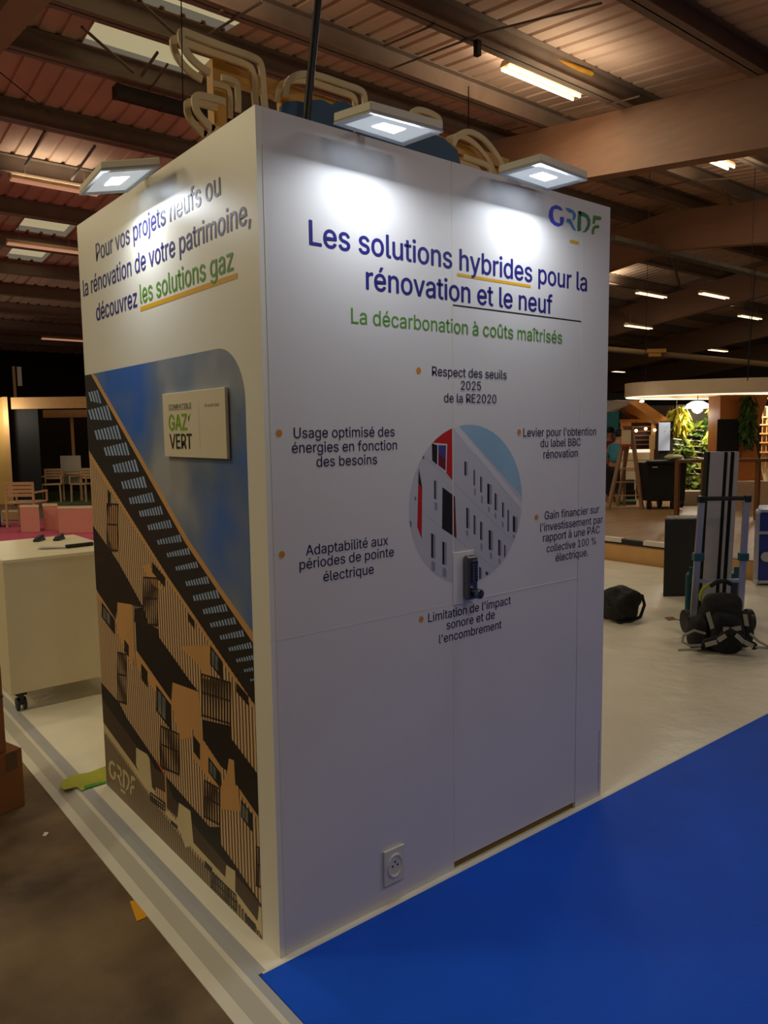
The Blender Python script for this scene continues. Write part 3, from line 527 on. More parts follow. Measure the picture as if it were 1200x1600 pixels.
for x, y0, y1, w in ((553, 400, 530, 14), (632, 475, 620, 8), (692, 535, 680, 10), (760, 600, 785, 20), (822, 685, 840, 12), (888, 765, 905, 10), (935, 830, 1030, 8), (988, 890, 1035, 20),
                     (570, 815, 1000, 14), (634, 880, 1055, 10), (693, 938, 1105, 12), (772, 1015, 1195, 18), (855, 1100, 1245, 14), (905, 1145, 1260, 8),
                     (282, 570, 740, 12), (258, 1045, 1265, 18), (358, 1118, 1325, 18), (684, 1345, 1455, 12), (630, 1300, 1470, 10), (745, 1385, 1420, 16), (60, 930, 990, 10), (176, 352, 380, 8), (107, 715, 750, 6)):
    cpoly([(x-w/2+w, y0+8), (x+w/2+w*1.1, y0+14), (x+w/2+w*1.1, y1+8), (x-w/2+w, y1)], 5)
    cpoly([(x-w/2, y0), (x+w/2, y0+10), (x+w/2, y1+6), (x-w/2, y1-4)], 3)
for x, y0, y1, w in ((268, 1295, 1375, 34), (368, 1352, 1430, 34), (292, 765, 830, 26), (640, 640, 700, 16), (702, 705, 770, 16), (765, 805, 850, 16), (823, 860, 905, 16), (888, 935, 985, 16), (570, 1015, 1060, 20), (698, 1130, 1190, 16), (783, 1215, 1265, 20), (860, 1265, 1320, 16), (988, 1055, 1085, 18)):
    cpoly([(x-w/2, y0), (x+w/2, y0+14), (x+w/2, y1+14), (x-w/2, y1)], 5)
pr.build('round_photo_print', [P_w, P_sky, P_red, P_dk, P_blu, P_gr, P_gr, P_pal, P_dred], booth, recalc=False)

# lock on its plate (parts of the door)
b = MB(); b.bx(0.7415, 0.842, -0.004, 0.0005, 0.992, 1.178); tag(b.build('lock_plate', M_white, door), 'white backing plate of the lock')
lk = MB(); lk.bx(0.785, 0.836, -0.034, -0.003, 1.006, 1.165); lk = lk.build('digital_lock', M_steel, door, bevel=0.010, bseg=4)
tag(lk, 'dark nickel push button lock')
b = MB(); b.bx(0.797, 0.832, -0.036, -0.03, 1.070, 1.142)
b.build('keypad', mat('keypad_black', (30, 28, 28), rough=0.4), lk)
for i in range(7):
    for j in range(2):
        b = MB(); x = 0.806+0.017*j; z = 1.132-0.0095*i; b.cyl((x, -0.034, z), (x, -0.041, z), 0.0031, n=10); b.build('button', mat('chrome', (220, 220, 225), rough=0.2, metal=1.0), lk)
b = MB(); b.bx(0.803, 0.828, -0.0375, -0.035, 1.146, 1.150); b.build('badge', MATS['chrome'], lk)
b = MB(); b.cyl((0.817, -0.03, 1.030), (0.817, -0.050, 1.030), 0.010, n=20); b.cyl((0.817, -0.048, 1.030), (0.817, -0.064, 1.030), 0.0185, 0.017, n=24); b.bx(0.8145, 0.8195, -0.068, -0.06, 1.014, 1.046)
b.build('knob', M_steel, lk, bevel=0.002)
b = MB(); b.cyl((0.798, -0.033, 1.055), (0.798, -0.042, 1.055), 0.005, n=14); b.build('reset_button', MATS['chrome'], lk)

# side lettering (reads from the far end towards the near edge)
def sline(mb, s, a, e, bold=0.02, base=None, only=None):
    pa, pb = side(*a), side(*e); z = (pa[1]+pb[1])/2 if base is None else base
    put_text(mb, s, SX(0.0009), pa[0], pb[0], z, bold, only=only)
for txt, a_, e_, m in (('Pour vos projets neufs ou', (150.7, 410), (345, 302), M_navy), ('la rénovation de votre patrimoine,', (130.7, 466), (392, 344), M_navy), ('découvrez', (151, 500.5), (215, 479.5), M_navy), ('les solutions gaz', (219.5, 475.3), (365, 420.7), M_green)):
    for wd in words(txt):
        t = MB(); sline(t, txt, a_, e_, 0.010, only=wd); t.build('headline_word', m, booth, recalc=False)
t = MB(); pa, pb = side(219.5, 484.7), side(370.7, 428.7); z = (pa[1]+pb[1])/2
t.poly([(-0.0007, pa[0], z-0.008), (-0.0007, pb[0], z-0.008), (-0.0007, pb[0], z+0.008), (-0.0007, pa[0], z+0.008)]); t.build('underline', M_gold, booth)

# building photograph printed on the side panel
S_sky = bpy.data.materials.new('print_cloudy_sky'); S_sky.use_nodes = True
nt = S_sky.node_tree; bs = nt.nodes['Principled BSDF']; bs.inputs['Roughness'].default_value = 0.45
tc = nt.nodes.new('ShaderNodeTexCoord'); mp = nt.nodes.new('ShaderNodeMapping'); mp.inputs['Location'].default_value = (0, 0.35, 0.2)
nn = nt.nodes.new('ShaderNodeTexNoise'); nn.inputs['Scale'].default_value = 1.7; nn.inputs['Detail'].default_value = 3; nn.inputs['Roughness'].default_value = 0.45
rr = nt.nodes.new('ShaderNodeValToRGB'); e = rr.color_ramp.elements; e[0].position = 0.36; e[0].color = (*lin((48, 104, 196)), 1); e[1].position = 0.62; e[1].color = (*lin((160, 162, 166)), 1)
el = rr.color_ramp.elements.new(0.5); el.color = (*lin((108, 126, 156)), 1)
nt.links.new(tc.outputs['Object'], mp.inputs[0]); nt.links.new(mp.outputs[0], nn.inputs['Vector']); nt.links.new(nn.outputs['Fac'], rr.inputs[0]); nt.links.new(rr.outputs[0], bs.inputs['Base Color'])
S_roof = mat('print_roof_black', (26, 22, 20), rough=0.5); S_tan = mat('print_tan', (208, 156, 96), rough=0.5, var=0.05, vscale=5)
S_clad = mat_wave('print_slatted_cladding', (92, 68, 46), (222, 186, 142), 15.0, 'Y', rough=0.5, dist=0.6, lo=0.2, hi=0.6)
S_shade = mat('print_black_brown', (18, 12, 8), rough=0.5); S_brown = mat('print_brown', (74, 54, 34), rough=0.5, var=0.25, vscale=4)
S_slit = mat('print_slit_sky', (150, 176, 212), rough=0.5, var=0.15); S_rail = mat('print_rail', (38, 24, 18), rough=0.5)
S_glass = mat('print_window_glass', (74, 84, 88), rough=0.5, rgb2=(130, 134, 128), vscale=9); S_cream = mat('print_cream', (214, 196, 150), rough=0.5, var=0.05)
S_fence = mat_wave('print_fence', (84, 68, 50), (160, 138, 106), 16.0, 'Y', rough=0.5, dist=0.4)
pr = MB(); lay = [0]
Y0, Y1, Z0, Z1, RAD = 0.106, 1.5285, 0.004, 1.868, 0.165
def sp(pts, mi, px=True, rect=True):
    lay[0] += 1
    q = [side(*p) for p in pts] if px else pts
    if rect: q = clip_rect(q, Y0, Y1, Z0, Z1)
    if q and len(q) > 2: pr.mi = mi; pr.poly([(-0.0003-0.0000035*lay[0], u, v) for u, v in q])
sp([(Y0, Z0), (Y1, Z0), (Y1, Z1)]+[(Y0+RAD+RAD*math.cos(math.radians(a)), Z1-RAD+RAD*math.sin(math.radians(a))) for a in range(90, 181, 9)], 0, False, False)
def A(x, y): return (130+0.2062*x, 570+0.2062*y)
def Bq(x, y): return (140+0.2374*x, 880+0.2374*y)
def Cq(x, y): return (270+0.2374*x, 920+0.2374*y)
def Dq(x, y): return (240+0.2*x, 1180+0.2*y)
sp([(120, 690), (140, 705), (262, 900), (277, 922), (402, 1107), (425, 1140), (425, 1500), (150, 1226)], 3)                    # slatted facade
sp([(120, 560), (145.5, 589.5), (290, 846), (341, 922), (425, 1046), (425, 1142), (402, 1107), (277, 922), (262, 900), (140, 705), (120, 680)], 1)  # dark roof underside
sp([(140, 580), (149.5, 588), (294, 842), (345, 918), (425, 1030), (425, 1048), (341, 924), (289, 847), (145, 590)], 2)       # tan fascia
gr = [A(112, 190)+(85, 75, 4), A(188, 305)+(95, 150, 7), A(262, 455)+(90, 175, 8), A(328, 585)+(82, 170, 8), A(398, 715)+(78, 172, 8), A(462, 843)+(72, 172, 8), A(524, 965)+(62, 175, 9), A(590, 1068)+(55, 165, 9), A(660, 1172)+(52, 170, 9), A(735, 1285)+(46, 172, 9), A(800, 1385)+(42, 165, 9), A(862, 1490)+(38, 160, 9), (324.5, 900, 9.5/0.2062, 165, 9)]
g2 = [Cq(295, 5)+(46, 160, 9), Cq(350, 97)+(42, 150, 9), Cq(408, 185)+(38, 160, 9), Cq(462, 270)+(36, 150, 9), Cq(515, 350)+(32, 145, 9), Cq(560, 427)+(28, 140, 9), Cq(590, 500)+(24, 120, 8), Cq(600, 572)+(18, 90, 6)]
for (x, y, h, w, n), k in [(g, 0.2062) for g in gr]+[(g, 0.2374) for g in g2]:
    h *= k*1.18; w *= k*1.05; st = w/n
    for j in range(n):
        hj = h*(1-0.4*j/n); xx = x-st*(j+0.35); yy = y+0.40*(x-xx)*0.62
        sp([(xx-st*0.36, yy+0.3), (xx+st*0.26, yy), (xx+st*0.26+hj*0.28, yy+hj), (xx-st*0.36+hj*0.28, yy+hj+0.3)], 6)
def ledge(pts, w, mi=2):
    for a, e in zip(pts[:-1], pts[1:]): sp([a, e, (e[0], e[1]+w), (a[0], a[1]+w)], mi)
ledge([(138, 703), (262, 900), (277, 922), (425, 1142)], 8)
# shadows under the projecting floors
sp([(140, 812), (147.5, 824), (172, 859), (186, 880), (224, 949), (209, 946), (184, 941), (181, 968), (153, 925), (140, 905)], 4)
sp([(211, 951), (224, 949), (232, 975), (248, 983), (249, 996), (300, 1068), (311, 1081), (270, 1066), (268, 1097), (250, 1072), (213.6, 1018)], 4)
sp([(316, 1124), (361, 1134), (362.6, 1155), (405, 1212), (425, 1240), (425, 1303), (407, 1280), (374.5, 1233), (367, 1221), (366, 1188), (359, 1185), (355.5, 1205), (346, 1198), (317.5, 1155)], 4)
sp([(150, 1050), (161, 1070), (187, 1099), (199, 1123), (259, 1211), (262, 1240), (221, 1217), (165, 1136), (150, 1115)], 5)
sp([(155, 1062), (187, 1099), (199, 1123), (259, 1211), (240, 1200), (180, 1120), (160, 1092)], 4)
sp([(259, 1212), (283, 1240), (328, 1292), (344, 1292), (346, 1320), (368, 1352), (411, 1418), (425, 1440), (425, 1470), (404, 1440), (352, 1372), (304, 1320), (278, 1278), (261, 1262)], 5)
sp([(259, 1212), (283, 1240), (328, 1292), (344, 1292), (346, 1320), (368, 1352), (413, 1420), (380, 1380), (320, 1310), (270, 1245)], 4)
# plain tan panels
sp([(184, 941), (206.5, 944.6), (210, 1018), (208, 1048), (183, 985)], 2)
sp([(270, 1066), (311, 1081), (316, 1158), (297, 1127), (300, 1152), (281, 1156), (268, 1097)], 2)
sp([(358, 1185), (366, 1188), (368, 1226), (373, 1234), (376, 1268), (346, 1264), (345, 1230), (355, 1208)], 2)
sp([(213.6, 1018), (268, 1097), (268, 1120), (240, 1076), (213.6, 1042)], 2); sp([(303, 1136), (346, 1198), (344, 1240), (326, 1216), (303, 1186)], 2)
sp([(281, 1010), (329, 1008), (328, 1062), (318, 1060), (312, 1040)], 2); sp([(172, 790), (184, 805), (184, 830), (170, 828)], 2); sp([(233, 880), (257, 925), (240, 915), (222, 885)], 2)
ledge([(150, 918), (153, 925), (181, 968), (203.5, 1003)], 7); ledge([(213.6, 1016), (268, 1095)], 6); ledge([(297, 1126), (346, 1198)], 7); ledge([(374.5, 1232), (425, 1306)], 7)
# street level wall and fence
ledge([(155, 1118), (165, 1133), (228, 1220), (304, 1318), (352, 1370), (425, 1470)], 11, 9)
sp([(155, 1135), (166, 1150), (228, 1236), (304, 1335), (352, 1384), (425, 1484), (425, 1520), (150, 1240)], 10)
sp([(213, 1168), (230, 1178), (242, 1200), (243, 1238), (225, 1224), (213, 1195)], 9); sp([(234, 1185), (243, 1201), (243, 1236), (238, 1230)], 5)
sp([(280, 1254), (298, 1267), (303, 1320), (290, 1324), (277, 1285)], 9); sp([(354, 1351), (368, 1361), (368, 1392), (352, 1376)], 9); sp([(405, 1415), (425, 1430), (425, 1475), (403, 1440)], 9)
sp([(320, 1344), (332, 1356), (332, 1366), (320, 1354)], 7); sp([(384, 1428), (400, 1444), (400, 1458), (384, 1440)], 7); sp([(410, 1456), (414, 1460), (414, 1474), (410, 1468)], 7)
sp([(267, 1280), (278, 1290), (278, 1296), (267, 1287)], 7)
# windows: leaning frames with glass
for x0, y0, x1, y1, glass in ((221, 1036, 231, 1074, 0), (159, 940, 180, 992, 1), (194.6, 999, 201.7, 1027, 0), (244.5, 1070, 268, 1142, 1), (294, 957, 304.5, 983, 0), (329, 1008, 348, 1063, 1), (369.7, 1066, 388.7, 1103, 0), (303, 1149, 313, 1188, 0), (326, 1182, 345, 1232, 1), (377, 1249, 394.6, 1300, 1), (238, 878, 257.5, 917, 0), (169, 765, 173, 800, 0)):
    s_ = min(1.35*(x1-x0), 0.6*(y1-y0)); sp([(x0, y0), (x1, y0+s_), (x1, y1), (x0, y1-s_)], 4)
    if glass:
        xa, xb = x0+(x1-x0)*0.12, x0+(x1-x0)*0.62; sp([(xa, y0+s_*0.12+4), (xb, y0+s_*0.62+3), (xb, y1-s_*0.38-4), (xa, y1-s_*0.88-3)], 8)
        xm = (xa+xb)/2; sp([(xm-0.7, y0+s_*0.4), (xm+0.7, y0+s_*0.4+1), (xm+0.7, y1-s_*0.6), (xm-0.7, y1-s_*0.6-1)], 7)
# balcony railings
def rail(x0, y0, x1, y1, n, slope):
    w = (x1-x0)/n
    for yy in (y0, y0+(y1-y0)*0.42, y1-4): sp([(x0, yy), (x1, yy+slope*(x1-x0)), (x1, yy+slope*(x1-x0)+2.6), (x0, yy+2.6)], 7)
    for k in range(n+1):
        xx = x0+(x1-x0)*k/n; yy = y0+slope*(xx-x0); sp([(xx-w*0.25, yy), (xx+w*0.25, yy), (xx+w*0.25, yy+y1-y0), (xx-w*0.25, yy+y1-y0)], 7)
sp([(170, 792), (183, 790), (185, 866), (172, 846)], 2)
rail(168, 786, 184, 862, 5, 0.05); rail(224.5, 901, 246, 978, 7, 0.05); rail(316, 1052, 360, 1120, 10, 0.30); rail(184.5, 1018, 197, 1098, 4, 0.25); rail(251.6, 1133, 279.5, 1200, 7, 0.45); rail(320, 1218, 343.5, 1278, 6, 0.55); rail(401, 1321, 412, 1385, 3, 0.5)
rail(211, 944, 224, 972, 4, 0.15); rail(331, 1361, 369, 1388, 11, 0.95); rail(236, 1237, 258, 1252, 7, 0.75); rail(150, 866, 168, 878, 6, 0.0)
sp([(246, 1188), (259, 1210), (259, 1214), (246, 1192)], 11); sp([(258, 1210), (260, 1212), (262, 1268), (260, 1266)], 2)
# pale emblem printed on the fence
for k in 'GRDF':
    cx0, cx1 = CELL[k]
    for pl in LOGO[k]:
        q = []
        for u, v in pl:
            uu = cx0+(cx1-cx0)*u; q.append((170+uu*42, (1184+uu*32)*v+(1213+uu*35)*(1-v)))
        sp(q, 9)
sp([(189, 1231), (196, 1237), (196, 1241), (189, 1235)], 9)
pr.build('building_photo_print', [S_sky, S_roof, S_tan, S_clad, S_shade, S_brown, S_slit, S_rail, S_glass, S_cream, S_fence, mat('print_orange', (200, 90, 40), rough=0.5)], booth, recalc=False)

# sign screwed on the side panel
sg = thing('wall_sign', 'small white green-gas compatibility sign fixed on the sky of the printed photo', 'sign', (-0.001, 0.44, 1.53))
b = MB(); b.bx(-0.014, -0.003, 0.207, 0.675, 1.529, 1.747); b.build('plate', mat('sign_white', (226, 214, 184), rough=0.4), sg, bevel=0.0012)
b = MB(); b.bx(-0.003, -0.0012, 0.22, 0.66, 1.54, 1.735); b.build('spacer', M_black, sg)
def gsign(x, y): return side(250+x*0.10833, 590+y*0.10836)
def signtxt(name, s, a, e, m, bold, vs=None):
    t = MB(); pa, pb = gsign(*a), gsign(*e); put_text(t, s, SX(0.01435), pa[0], pb[0], (pa[1]+pb[1])/2, bold, vs); t.build(name, m, sg, recalc=False)
S_g = mat('sign_green', (120, 170, 20), rough=0.5); S_k = mat('sign_black', (34, 36, 26), rough=0.5)
signtxt('lettering', 'COMPATIBLE', (183, 458), (512, 435), S_k, 0.008, 0.0155)
signtxt('lettering', 'GAZ', (185, 757), (455, 752), S_g, 0.028, 0.052)
signtxt('lettering', 'VERT', (200, 1025), (525, 1020), S_k, 0.022, 0.049)
signtxt('lettering', 'En savoir plus', (705, 425), (915, 405), S_k, 0.0, 0.010)
pa = gsign(512, 500); pb = gsign(470, 640)
b = MB(); b.poly([(-0.0148, pb[0], pb[1]), (-0.0148, pb[0]-0.010, pb[1]+0.020), (-0.0148, pa[0], pa[1]), (-0.0148, pb[0]+0.0015, pb[1]+0.016)]); b.build('leaf_mark', S_k, sg)
for a, e in ((gsign(183, 475), gsign(512, 465)),):
    b = MB(); b.poly([(-0.0148, a[0], a[1]), (-0.0148, e[0], a[1]), (-0.0148, e[0], a[1]+0.0012), (-0.0148, a[0], a[1]+0.0012)]); b.build('rule', S_k, sg)
b = MB(); q = gsign(625, 640); b.poly([(-0.0148, q[0], 1.56), (-0.0148, q[0]+0.001, 1.56), (-0.0148, q[0]+0.001, 1.71), (-0.0148, q[0], 1.71)]); b.build('divider', mat('sign_grey', (160, 152, 130)), sg)

# wall socket
so = thing('wall_socket', 'white square mains socket low on the front of the booth', 'socket', (0.45, -0.001, 0.125))
b = MB(); b.bx(0.407, 0.495, -0.011, -0.001, 0.072, 0.196); 
b.build('cover_plate', M_whitep, so, bevel=0.003)
SOZ = 0.134; SOX = 0.452
b = MB(); n = 28
for r0, r1, ya, yb in ((0.033, 0.028, -0.0155, -0.0155), (0.028, 0.026, -0.0155, -0.0115)):
    A_ = [b.v((SOX+r0*math.cos(2*PI*i/n), ya, SOZ+r0*1.25*math.sin(2*PI*i/n))) for i in range(n)]; B_ = [b.v((SOX+r1*math.cos(2*PI*i/n), yb, SOZ+r1*1.25*math.sin(2*PI*i/n))) for i in range(n)]
    for i in range(n): b.f([A_[i], A_[(i+1) % n], B_[(i+1) % n], B_[i]])
A_ = [b.v((SOX+0.033*math.cos(2*PI*i/n), -0.0155, SOZ+0.033*1.25*math.sin(2*PI*i/n))) for i in range(n)]; B_ = [b.v((SOX+0.034*math.cos(2*PI*i/n), -0.011, SOZ+0.034*1.25*math.sin(2*PI*i/n))) for i in range(n)]
for i in range(n): b.f([A_[i], A_[(i+1) % n], B_[(i+1) % n], B_[i]])
b.poly([(SOX+0.026*math.cos(2*PI*i/n), -0.0115, SOZ+0.026*1.25*math.sin(2*PI*i/n)) for i in range(n)])
b.build('socket_well', M_whitep, so)
for dx, dz in ((-0.011, 0), (0.011, 0), (0.0, 0.013)):
    b = MB(); b.cyl((SOX+dx, -0.0117, SOZ+dz), (SOX+dx, -0.0127, SOZ+dz), 0.0035, n=12); b.build('pin_hole', M_black, so)

# ================================================================= FLOODLIGHTS on the booth's top edge
def led_glass():
    m = bpy.data.materials.new('flood_glass'); m.use_nodes = True; nt = m.node_tree; bs = nt.nodes['Principled BSDF']
    bs.inputs['Base Color'].default_value = (*lin((205, 212, 216)), 1); bs.inputs['Roughness'].default_value = 0.15
    bs.inputs['Emission Color'].default_value = (*lin((226, 236, 240)), 1); bs.inputs['Emission Strength'].default_value = 0.36
    return m
M_fg = led_glass()
def flood(label, corners, tilt_in, zc):
    """corners: outline of the glass on plan; axis 0 = along wall"""
    c = sum((Vector(p) for p in corners), Vector())/4
    o = thing('floodlight', label, 'floodlight', c, 'floodlights clamped on top of the booth')
    up = (Vector(corners[1])-Vector(corners[0])).cross(Vector(corners[3])-Vector(corners[0])).normalized()
    if up.z < 0: up = -up
    grow = [c+(Vector(p)-c)*1.10 for p in corners]
    b = MB(); b.hexa([p+up*0.002 for p in grow], [p+up*0.028 for p in grow]); b.build('housing', mat('lamp_housing_white', (224, 214, 190), rough=0.45), o, bevel=0.004)
    inn = [c+(Vector(p)-c)*0.93 for p in corners]
    b = MB()
    oo = [p-up*0.004 for p in grow]; ii = [p-up*0.004 for p in inn]; o2 = [p+up*0.002 for p in grow]; i2 = [p+up*0.002 for p in inn]
    for k in range(4):
        j = (k+1) % 4
        for q in ((oo[k], oo[j], ii[j], ii[k]), (o2[k], o2[j], oo[j], oo[k]), (ii[k], ii[j], i2[j], i2[k])): b.poly(q)
    b.build('rim', mat('lamp_rim_grey', (176, 180, 184), rough=0.4), o)
    b = MB(); b.poly(inn); b.build('glass', M_fg, o)
    ld = [c+(Vector(p)-c)*0.34-up*0.001 for p in corners]
    b = MB(); b.poly(ld); b.build('led_array', M_glow, o)
    a = bpy.data.lights.new('flood_lamp', 'AREA'); a.shape = 'RECTANGLE'; a.size = 0.17; a.size_y = 0.09; a.energy = FLOOD_W; a.color = (0.84, 0.92, 1.0)
    la = bpy.data.objects.new('flood_lamp', a); COL.objects.link(la); la.parent = o
    out = Vector((0, -1, 0)) if c.y < 0 else Vector((-1, 0, 0))
    d = (-up+out*0.47).normalized(); x = (Vector(corners[2])-Vector(corners[1])).normalized() if (Vector(corners[2])-Vector(corners[1])).length > (Vector(corners[1])-Vector(corners[0])).length else (Vector(corners[1])-Vector(corners[0])).normalized()
    z = -d; x = (x-z*x.dot(z)).normalized(); y = z.cross(x).normalized(); m = Matrix((x, y, z)).transposed().to_4x4(); m.translation = -up*0.03; la.matrix_local = m
    return o, c, up
def gpt(px, py, z): return hit(px, py, 2, z)
f1, c1, u1 = flood('white slab floodlight over the headline, left of the two on the front edge', [gpt(529, 193, 2.482), gpt(582, 176, 2.478), gpt(685, 204, 2.478), gpt(629, 224, 2.482)], 0, 0)
f2, c2, u2 = flood('white slab floodlight above the coloured logo at the right end', [gpt(785, 272, 2.484), gpt(845, 255, 2.480), gpt(912, 280, 2.480), gpt(855, 295, 2.484)], 0, 0)
f3, c3, u3 = flood('white slab floodlight reaching out over the side wall lettering', [gpt(129, 302, 2.474), gpt(160, 267, 2.474), gpt(244, 261, 2.474), gpt(197, 298, 2.474)], 0, 0)
M_arm = mat('lamp_arm', (200, 180, 130), rough=0.4)
for o, c, tx in ((f1, c1, (c1.x, 0.015, 2.506)), (f2, c2, (c2.x, 0.015, 2.506)), (f3, c3, (0.015, c3.y, 2.506))):
    p = c+Vector((0, 0, 0.03)); q = Vector(tx); b = MB(); b.bar(p, q+Vector((0, 0, 0.006)), 0.03, 0.008); b.bar(q, q+(q-Vector((p.x, p.y, q.z))).normalized()*0.05, 0.03, 0.006); b.build('bracket_arm', M_arm, o)
    b = MB(); b.cyl(p-Vector((0, 0, 0.004)), p+Vector((0, 0, 0.02)), 0.011, n=14); b.build('knuckle', MATS['lamp_rim_grey'], o)

# ================================================================= FRAME ON TOP OF THE BOOTH
YF = 0.40
def top(px, py, y=YF): p = hit(px, py, 1, y); return (p.x, p.z)
fr = thing('looped_frame', 'ochre square-tube frame with cream looped bands standing on top of the booth', 'frame', (0.75, YF, 2.448))
xp, zp = top(337, 104); xe, ze = top(790, 253)
b = MB(); b.bar((xp, YF, 2.448), (xp, YF, zp+0.012), 0.045); b.build('post', M_ochre, fr, bevel=0.002)
b = MB(); b.bar((xp+0.02, YF, zp-0.015), (xe, YF, zp-0.035), 0.045); b.build('beam', M_ochre, fr, bevel=0.002)
x2, _ = top(778, 250); b = MB(); b.bar((x2, YF, 2.448), (x2, YF, zp-0.06), 0.045); b.build('post', M_ochre, fr, bevel=0.002)
x3, _ = top(716, 240); b = MB(); b.bar((x3, YF, 2.448), (x3, YF, zp-0.06), 0.03); b.build('post', M_ochre, fr)
x4, _ = top(446, 130); b = MB(); b.bar((x4, YF+0.02, 2.448), (x4, YF+0.02, zp-0.04), 0.03); b.build('post', M_ochre, fr)
def smooth(pts, it=3, closed=False):
    for _ in range(it):
        q = [] if closed else [pts[0]]
        for i in range(len(pts) if closed else len(pts)-1):
            a, c = pts[i], pts[(i+1) % len(pts)]
            q += [(a[0]*.75+c[0]*.25, a[1]*.75+c[1]*.25), (a[0]*.25+c[0]*.75, a[1]*.25+c[1]*.75)]
        if not closed: q.append(pts[-1])
        pts = q
    return pts
def band(pix, w, y0, name='looped_band'):
    pts = smooth([top(*p, y=YF+y0) for p in pix], 2); n = len(pts); o_, i_ = [], []
    for k in range(n):
        a = pts[max(k-1, 0)]; c = pts[min(k+1, n-1)]; dx, dz = c[0]-a[0], c[1]-a[1]; L = math.hypot(dx, dz) or 1
        nx, nz = -dz/L*w/2, dx/L*w/2; o_.append((pts[k][0]+nx, pts[k][1]+nz)); i_.append((pts[k][0]-nx, pts[k][1]-nz))
    for dy in (y0, y0+0.055):
        b = MB(); b.strip(o_, i_, YF+dy-0.005, YF+dy+0.005); b.build(name, M_cream, fr, recalc=True)
loopA = [(415, 178), (411, 140), (409, 100), (398, 90), (350, 74), (300, 55), (282, 47), (283, 64), (292, 84), (310, 103), (328, 114)]
band(loopA, 0.021, -0.075)
loopB = [(352, 160), (330, 153), (306, 148), (303, 160), (309, 178), (322, 192), (334, 203)]
band(loopB, 0.021, -0.075)
band([(330, 200), (358, 210)], 0.02, -0.075); band([(372, 175), (372, 135), (366, 126), (346, 121)], 0.018, -0.075)
loopC = [(446, 150), (447, 132), (458, 119), (478, 115), (500, 119), (540, 133), (565, 141), (570, 150), (570, 180)]
band(loopC, 0.021, -0.075)
loopD = [(640, 182), (650, 170), (672, 176), (688, 186), (686, 200), (680, 212)]
band(loopD, 0.021, -0.075)
loopE = [(708, 226), (714, 212), (728, 205), (744, 209), (760, 221), (775, 240), (784, 256), (790, 272)]
band(loopE, 0.021, -0.075)
band([(724, 245), (755, 255), (765, 260), (766, 274)], 0.018, -0.075)
bp = MB(); pts = [top(x, y, 0.2) for x, y in [(436, 200), (438, 166), (446, 160), (462, 159), (474, 162), (481, 158), (500, 157), (510, 162), (515, 165), (524, 160), (536, 160), (548, 167), (560, 174), (600, 188), (640, 200), (660, 205), (690, 217), (712, 236), (718, 262), (718, 300), (560, 260)]]
bp.prism([(x, 0.19, max(z, 2.449)) for x, z in pts], (0, 0.016, 0))
tag(bp.build('scalloped_panel', mat('petrol_blue', (40, 78, 110), rough=0.6, var=0.08)), 'dark blue scallop-edged panel standing behind the booth top edge', 'panel')
# black cable from the top of the booth up to the roof
a = hit(478, 196, 1, 0.12); d = ray(497, 0); e = CP+d*(Vector((a.x, a.y, 0))-Vector((CP.x, CP.y, 0))).length/Vector((d.x, d.y, 0)).length*1.05
b = MB(); dirv = (e-a); pts = [a-dirv*0.06]+[a+dirv*t for t in (0.0, 0.5, 1.0, 2.0, 3.2)]
k = (4.50-a.z)/dirv.z; end = a+dirv*k; pts.append(end)
b.tube(sorted(pts, key=lambda p: p.z), 0.0125, 10)
tag(b.build('power_cable', M_black, smooth=True), 'thick black cable rising from the booth top out of the picture', 'cable')

# ================================================================= HALL LIGHTS AND OVERHEAD BITS
def batten(lit=True, far=False):
    o = thing('ceiling_light', 'x', 'light', (0, 0, 0), 'twin tube lights under the roof')
    b = MB(); b.hexa([(-0.68, -0.085, -0.005), (0.68, -0.085, -0.005), (0.68, 0.085, -0.005), (-0.68, 0.085, -0.005)], [(-0.68, -0.035, 0.06), (0.68, -0.035, 0.06), (0.68, 0.035, 0.06), (-0.68, 0.035, 0.06)]); b.build('housing', mat('batten_housing', (210, 180, 140), rough=0.5), o)
    for s in (-1, 1):
        b = MB(); b.cyl((-0.66, 0.052*s, -0.028), (0.66, 0.052*s, -0.028), 0.016, n=10); b.build('tube', (mat('tube_far', (255, 245, 220), emit=(255, 238, 200), estr=1.6) if far else M_warmtube) if lit else mat('tube_dim', (240, 200, 180), rough=0.4, emit=(255, 190, 150), estr=0.35), o, smooth=True)
    for s in (-0.45, 0.45):
        b = MB(); b.cyl((s, 0, 0.06), (s, 0, 0.32), 0.006, n=6); b.build('hanger', M_purlin, o)
    return o
lit0 = batten(True); dim0 = None
spots = [((6.56, 4.43, 5.80), 0, 'bright twin tube light under the roof above the booth logo end'),
         ((10.75, 4.55, 5.80), 0, 'twin tube light just below the big beam near the right edge')]
def pixlight(px, py, z): p = hit(px, py, 2, z); return (p.x, p.y, p.z)
spots += [(pixlight(1018, 460, 5.2), 2, 'small twin tube light right of the booth, under the second beam'),
          (pixlight(1116, 461, 5.0), 2, 'small twin tube light peeping below the third beam'),
          (pixlight(1172, 495, 5.0), 2, 'small bright twin tube light nearest the right picture edge'),
          (pixlight(998, 510, 4.7), 2, 'small twin tube light above the yellow pennant'),
          (pixlight(1122, 547, 4.6), 2, 'tiny twin tube light above the far end of the pale pipe'),
          (pixlight(963, 580, 4.4), 2, 'tiny twin tube light beside the booth edge above the oval canopy'),
          (pixlight(103, 530, 4.4), 1, 'far twin tube light against the dark back wall'),
          (pixlight(70, 386, 5.2), 1, 'pale twin tube light left of the booth corner, next to the far rooflight')]
dim0 = batten(False); far0 = batten(True, True); far_used = []
for i, (loc, dim, lab) in enumerate(spots):
    if dim == 2 and not far_used: o = far0; far_used.append(1)
    else: o = lit0 if i == 0 else copy_tree((lit0, dim0, far0)[dim])
    o.location = loc; o['label'] = lab
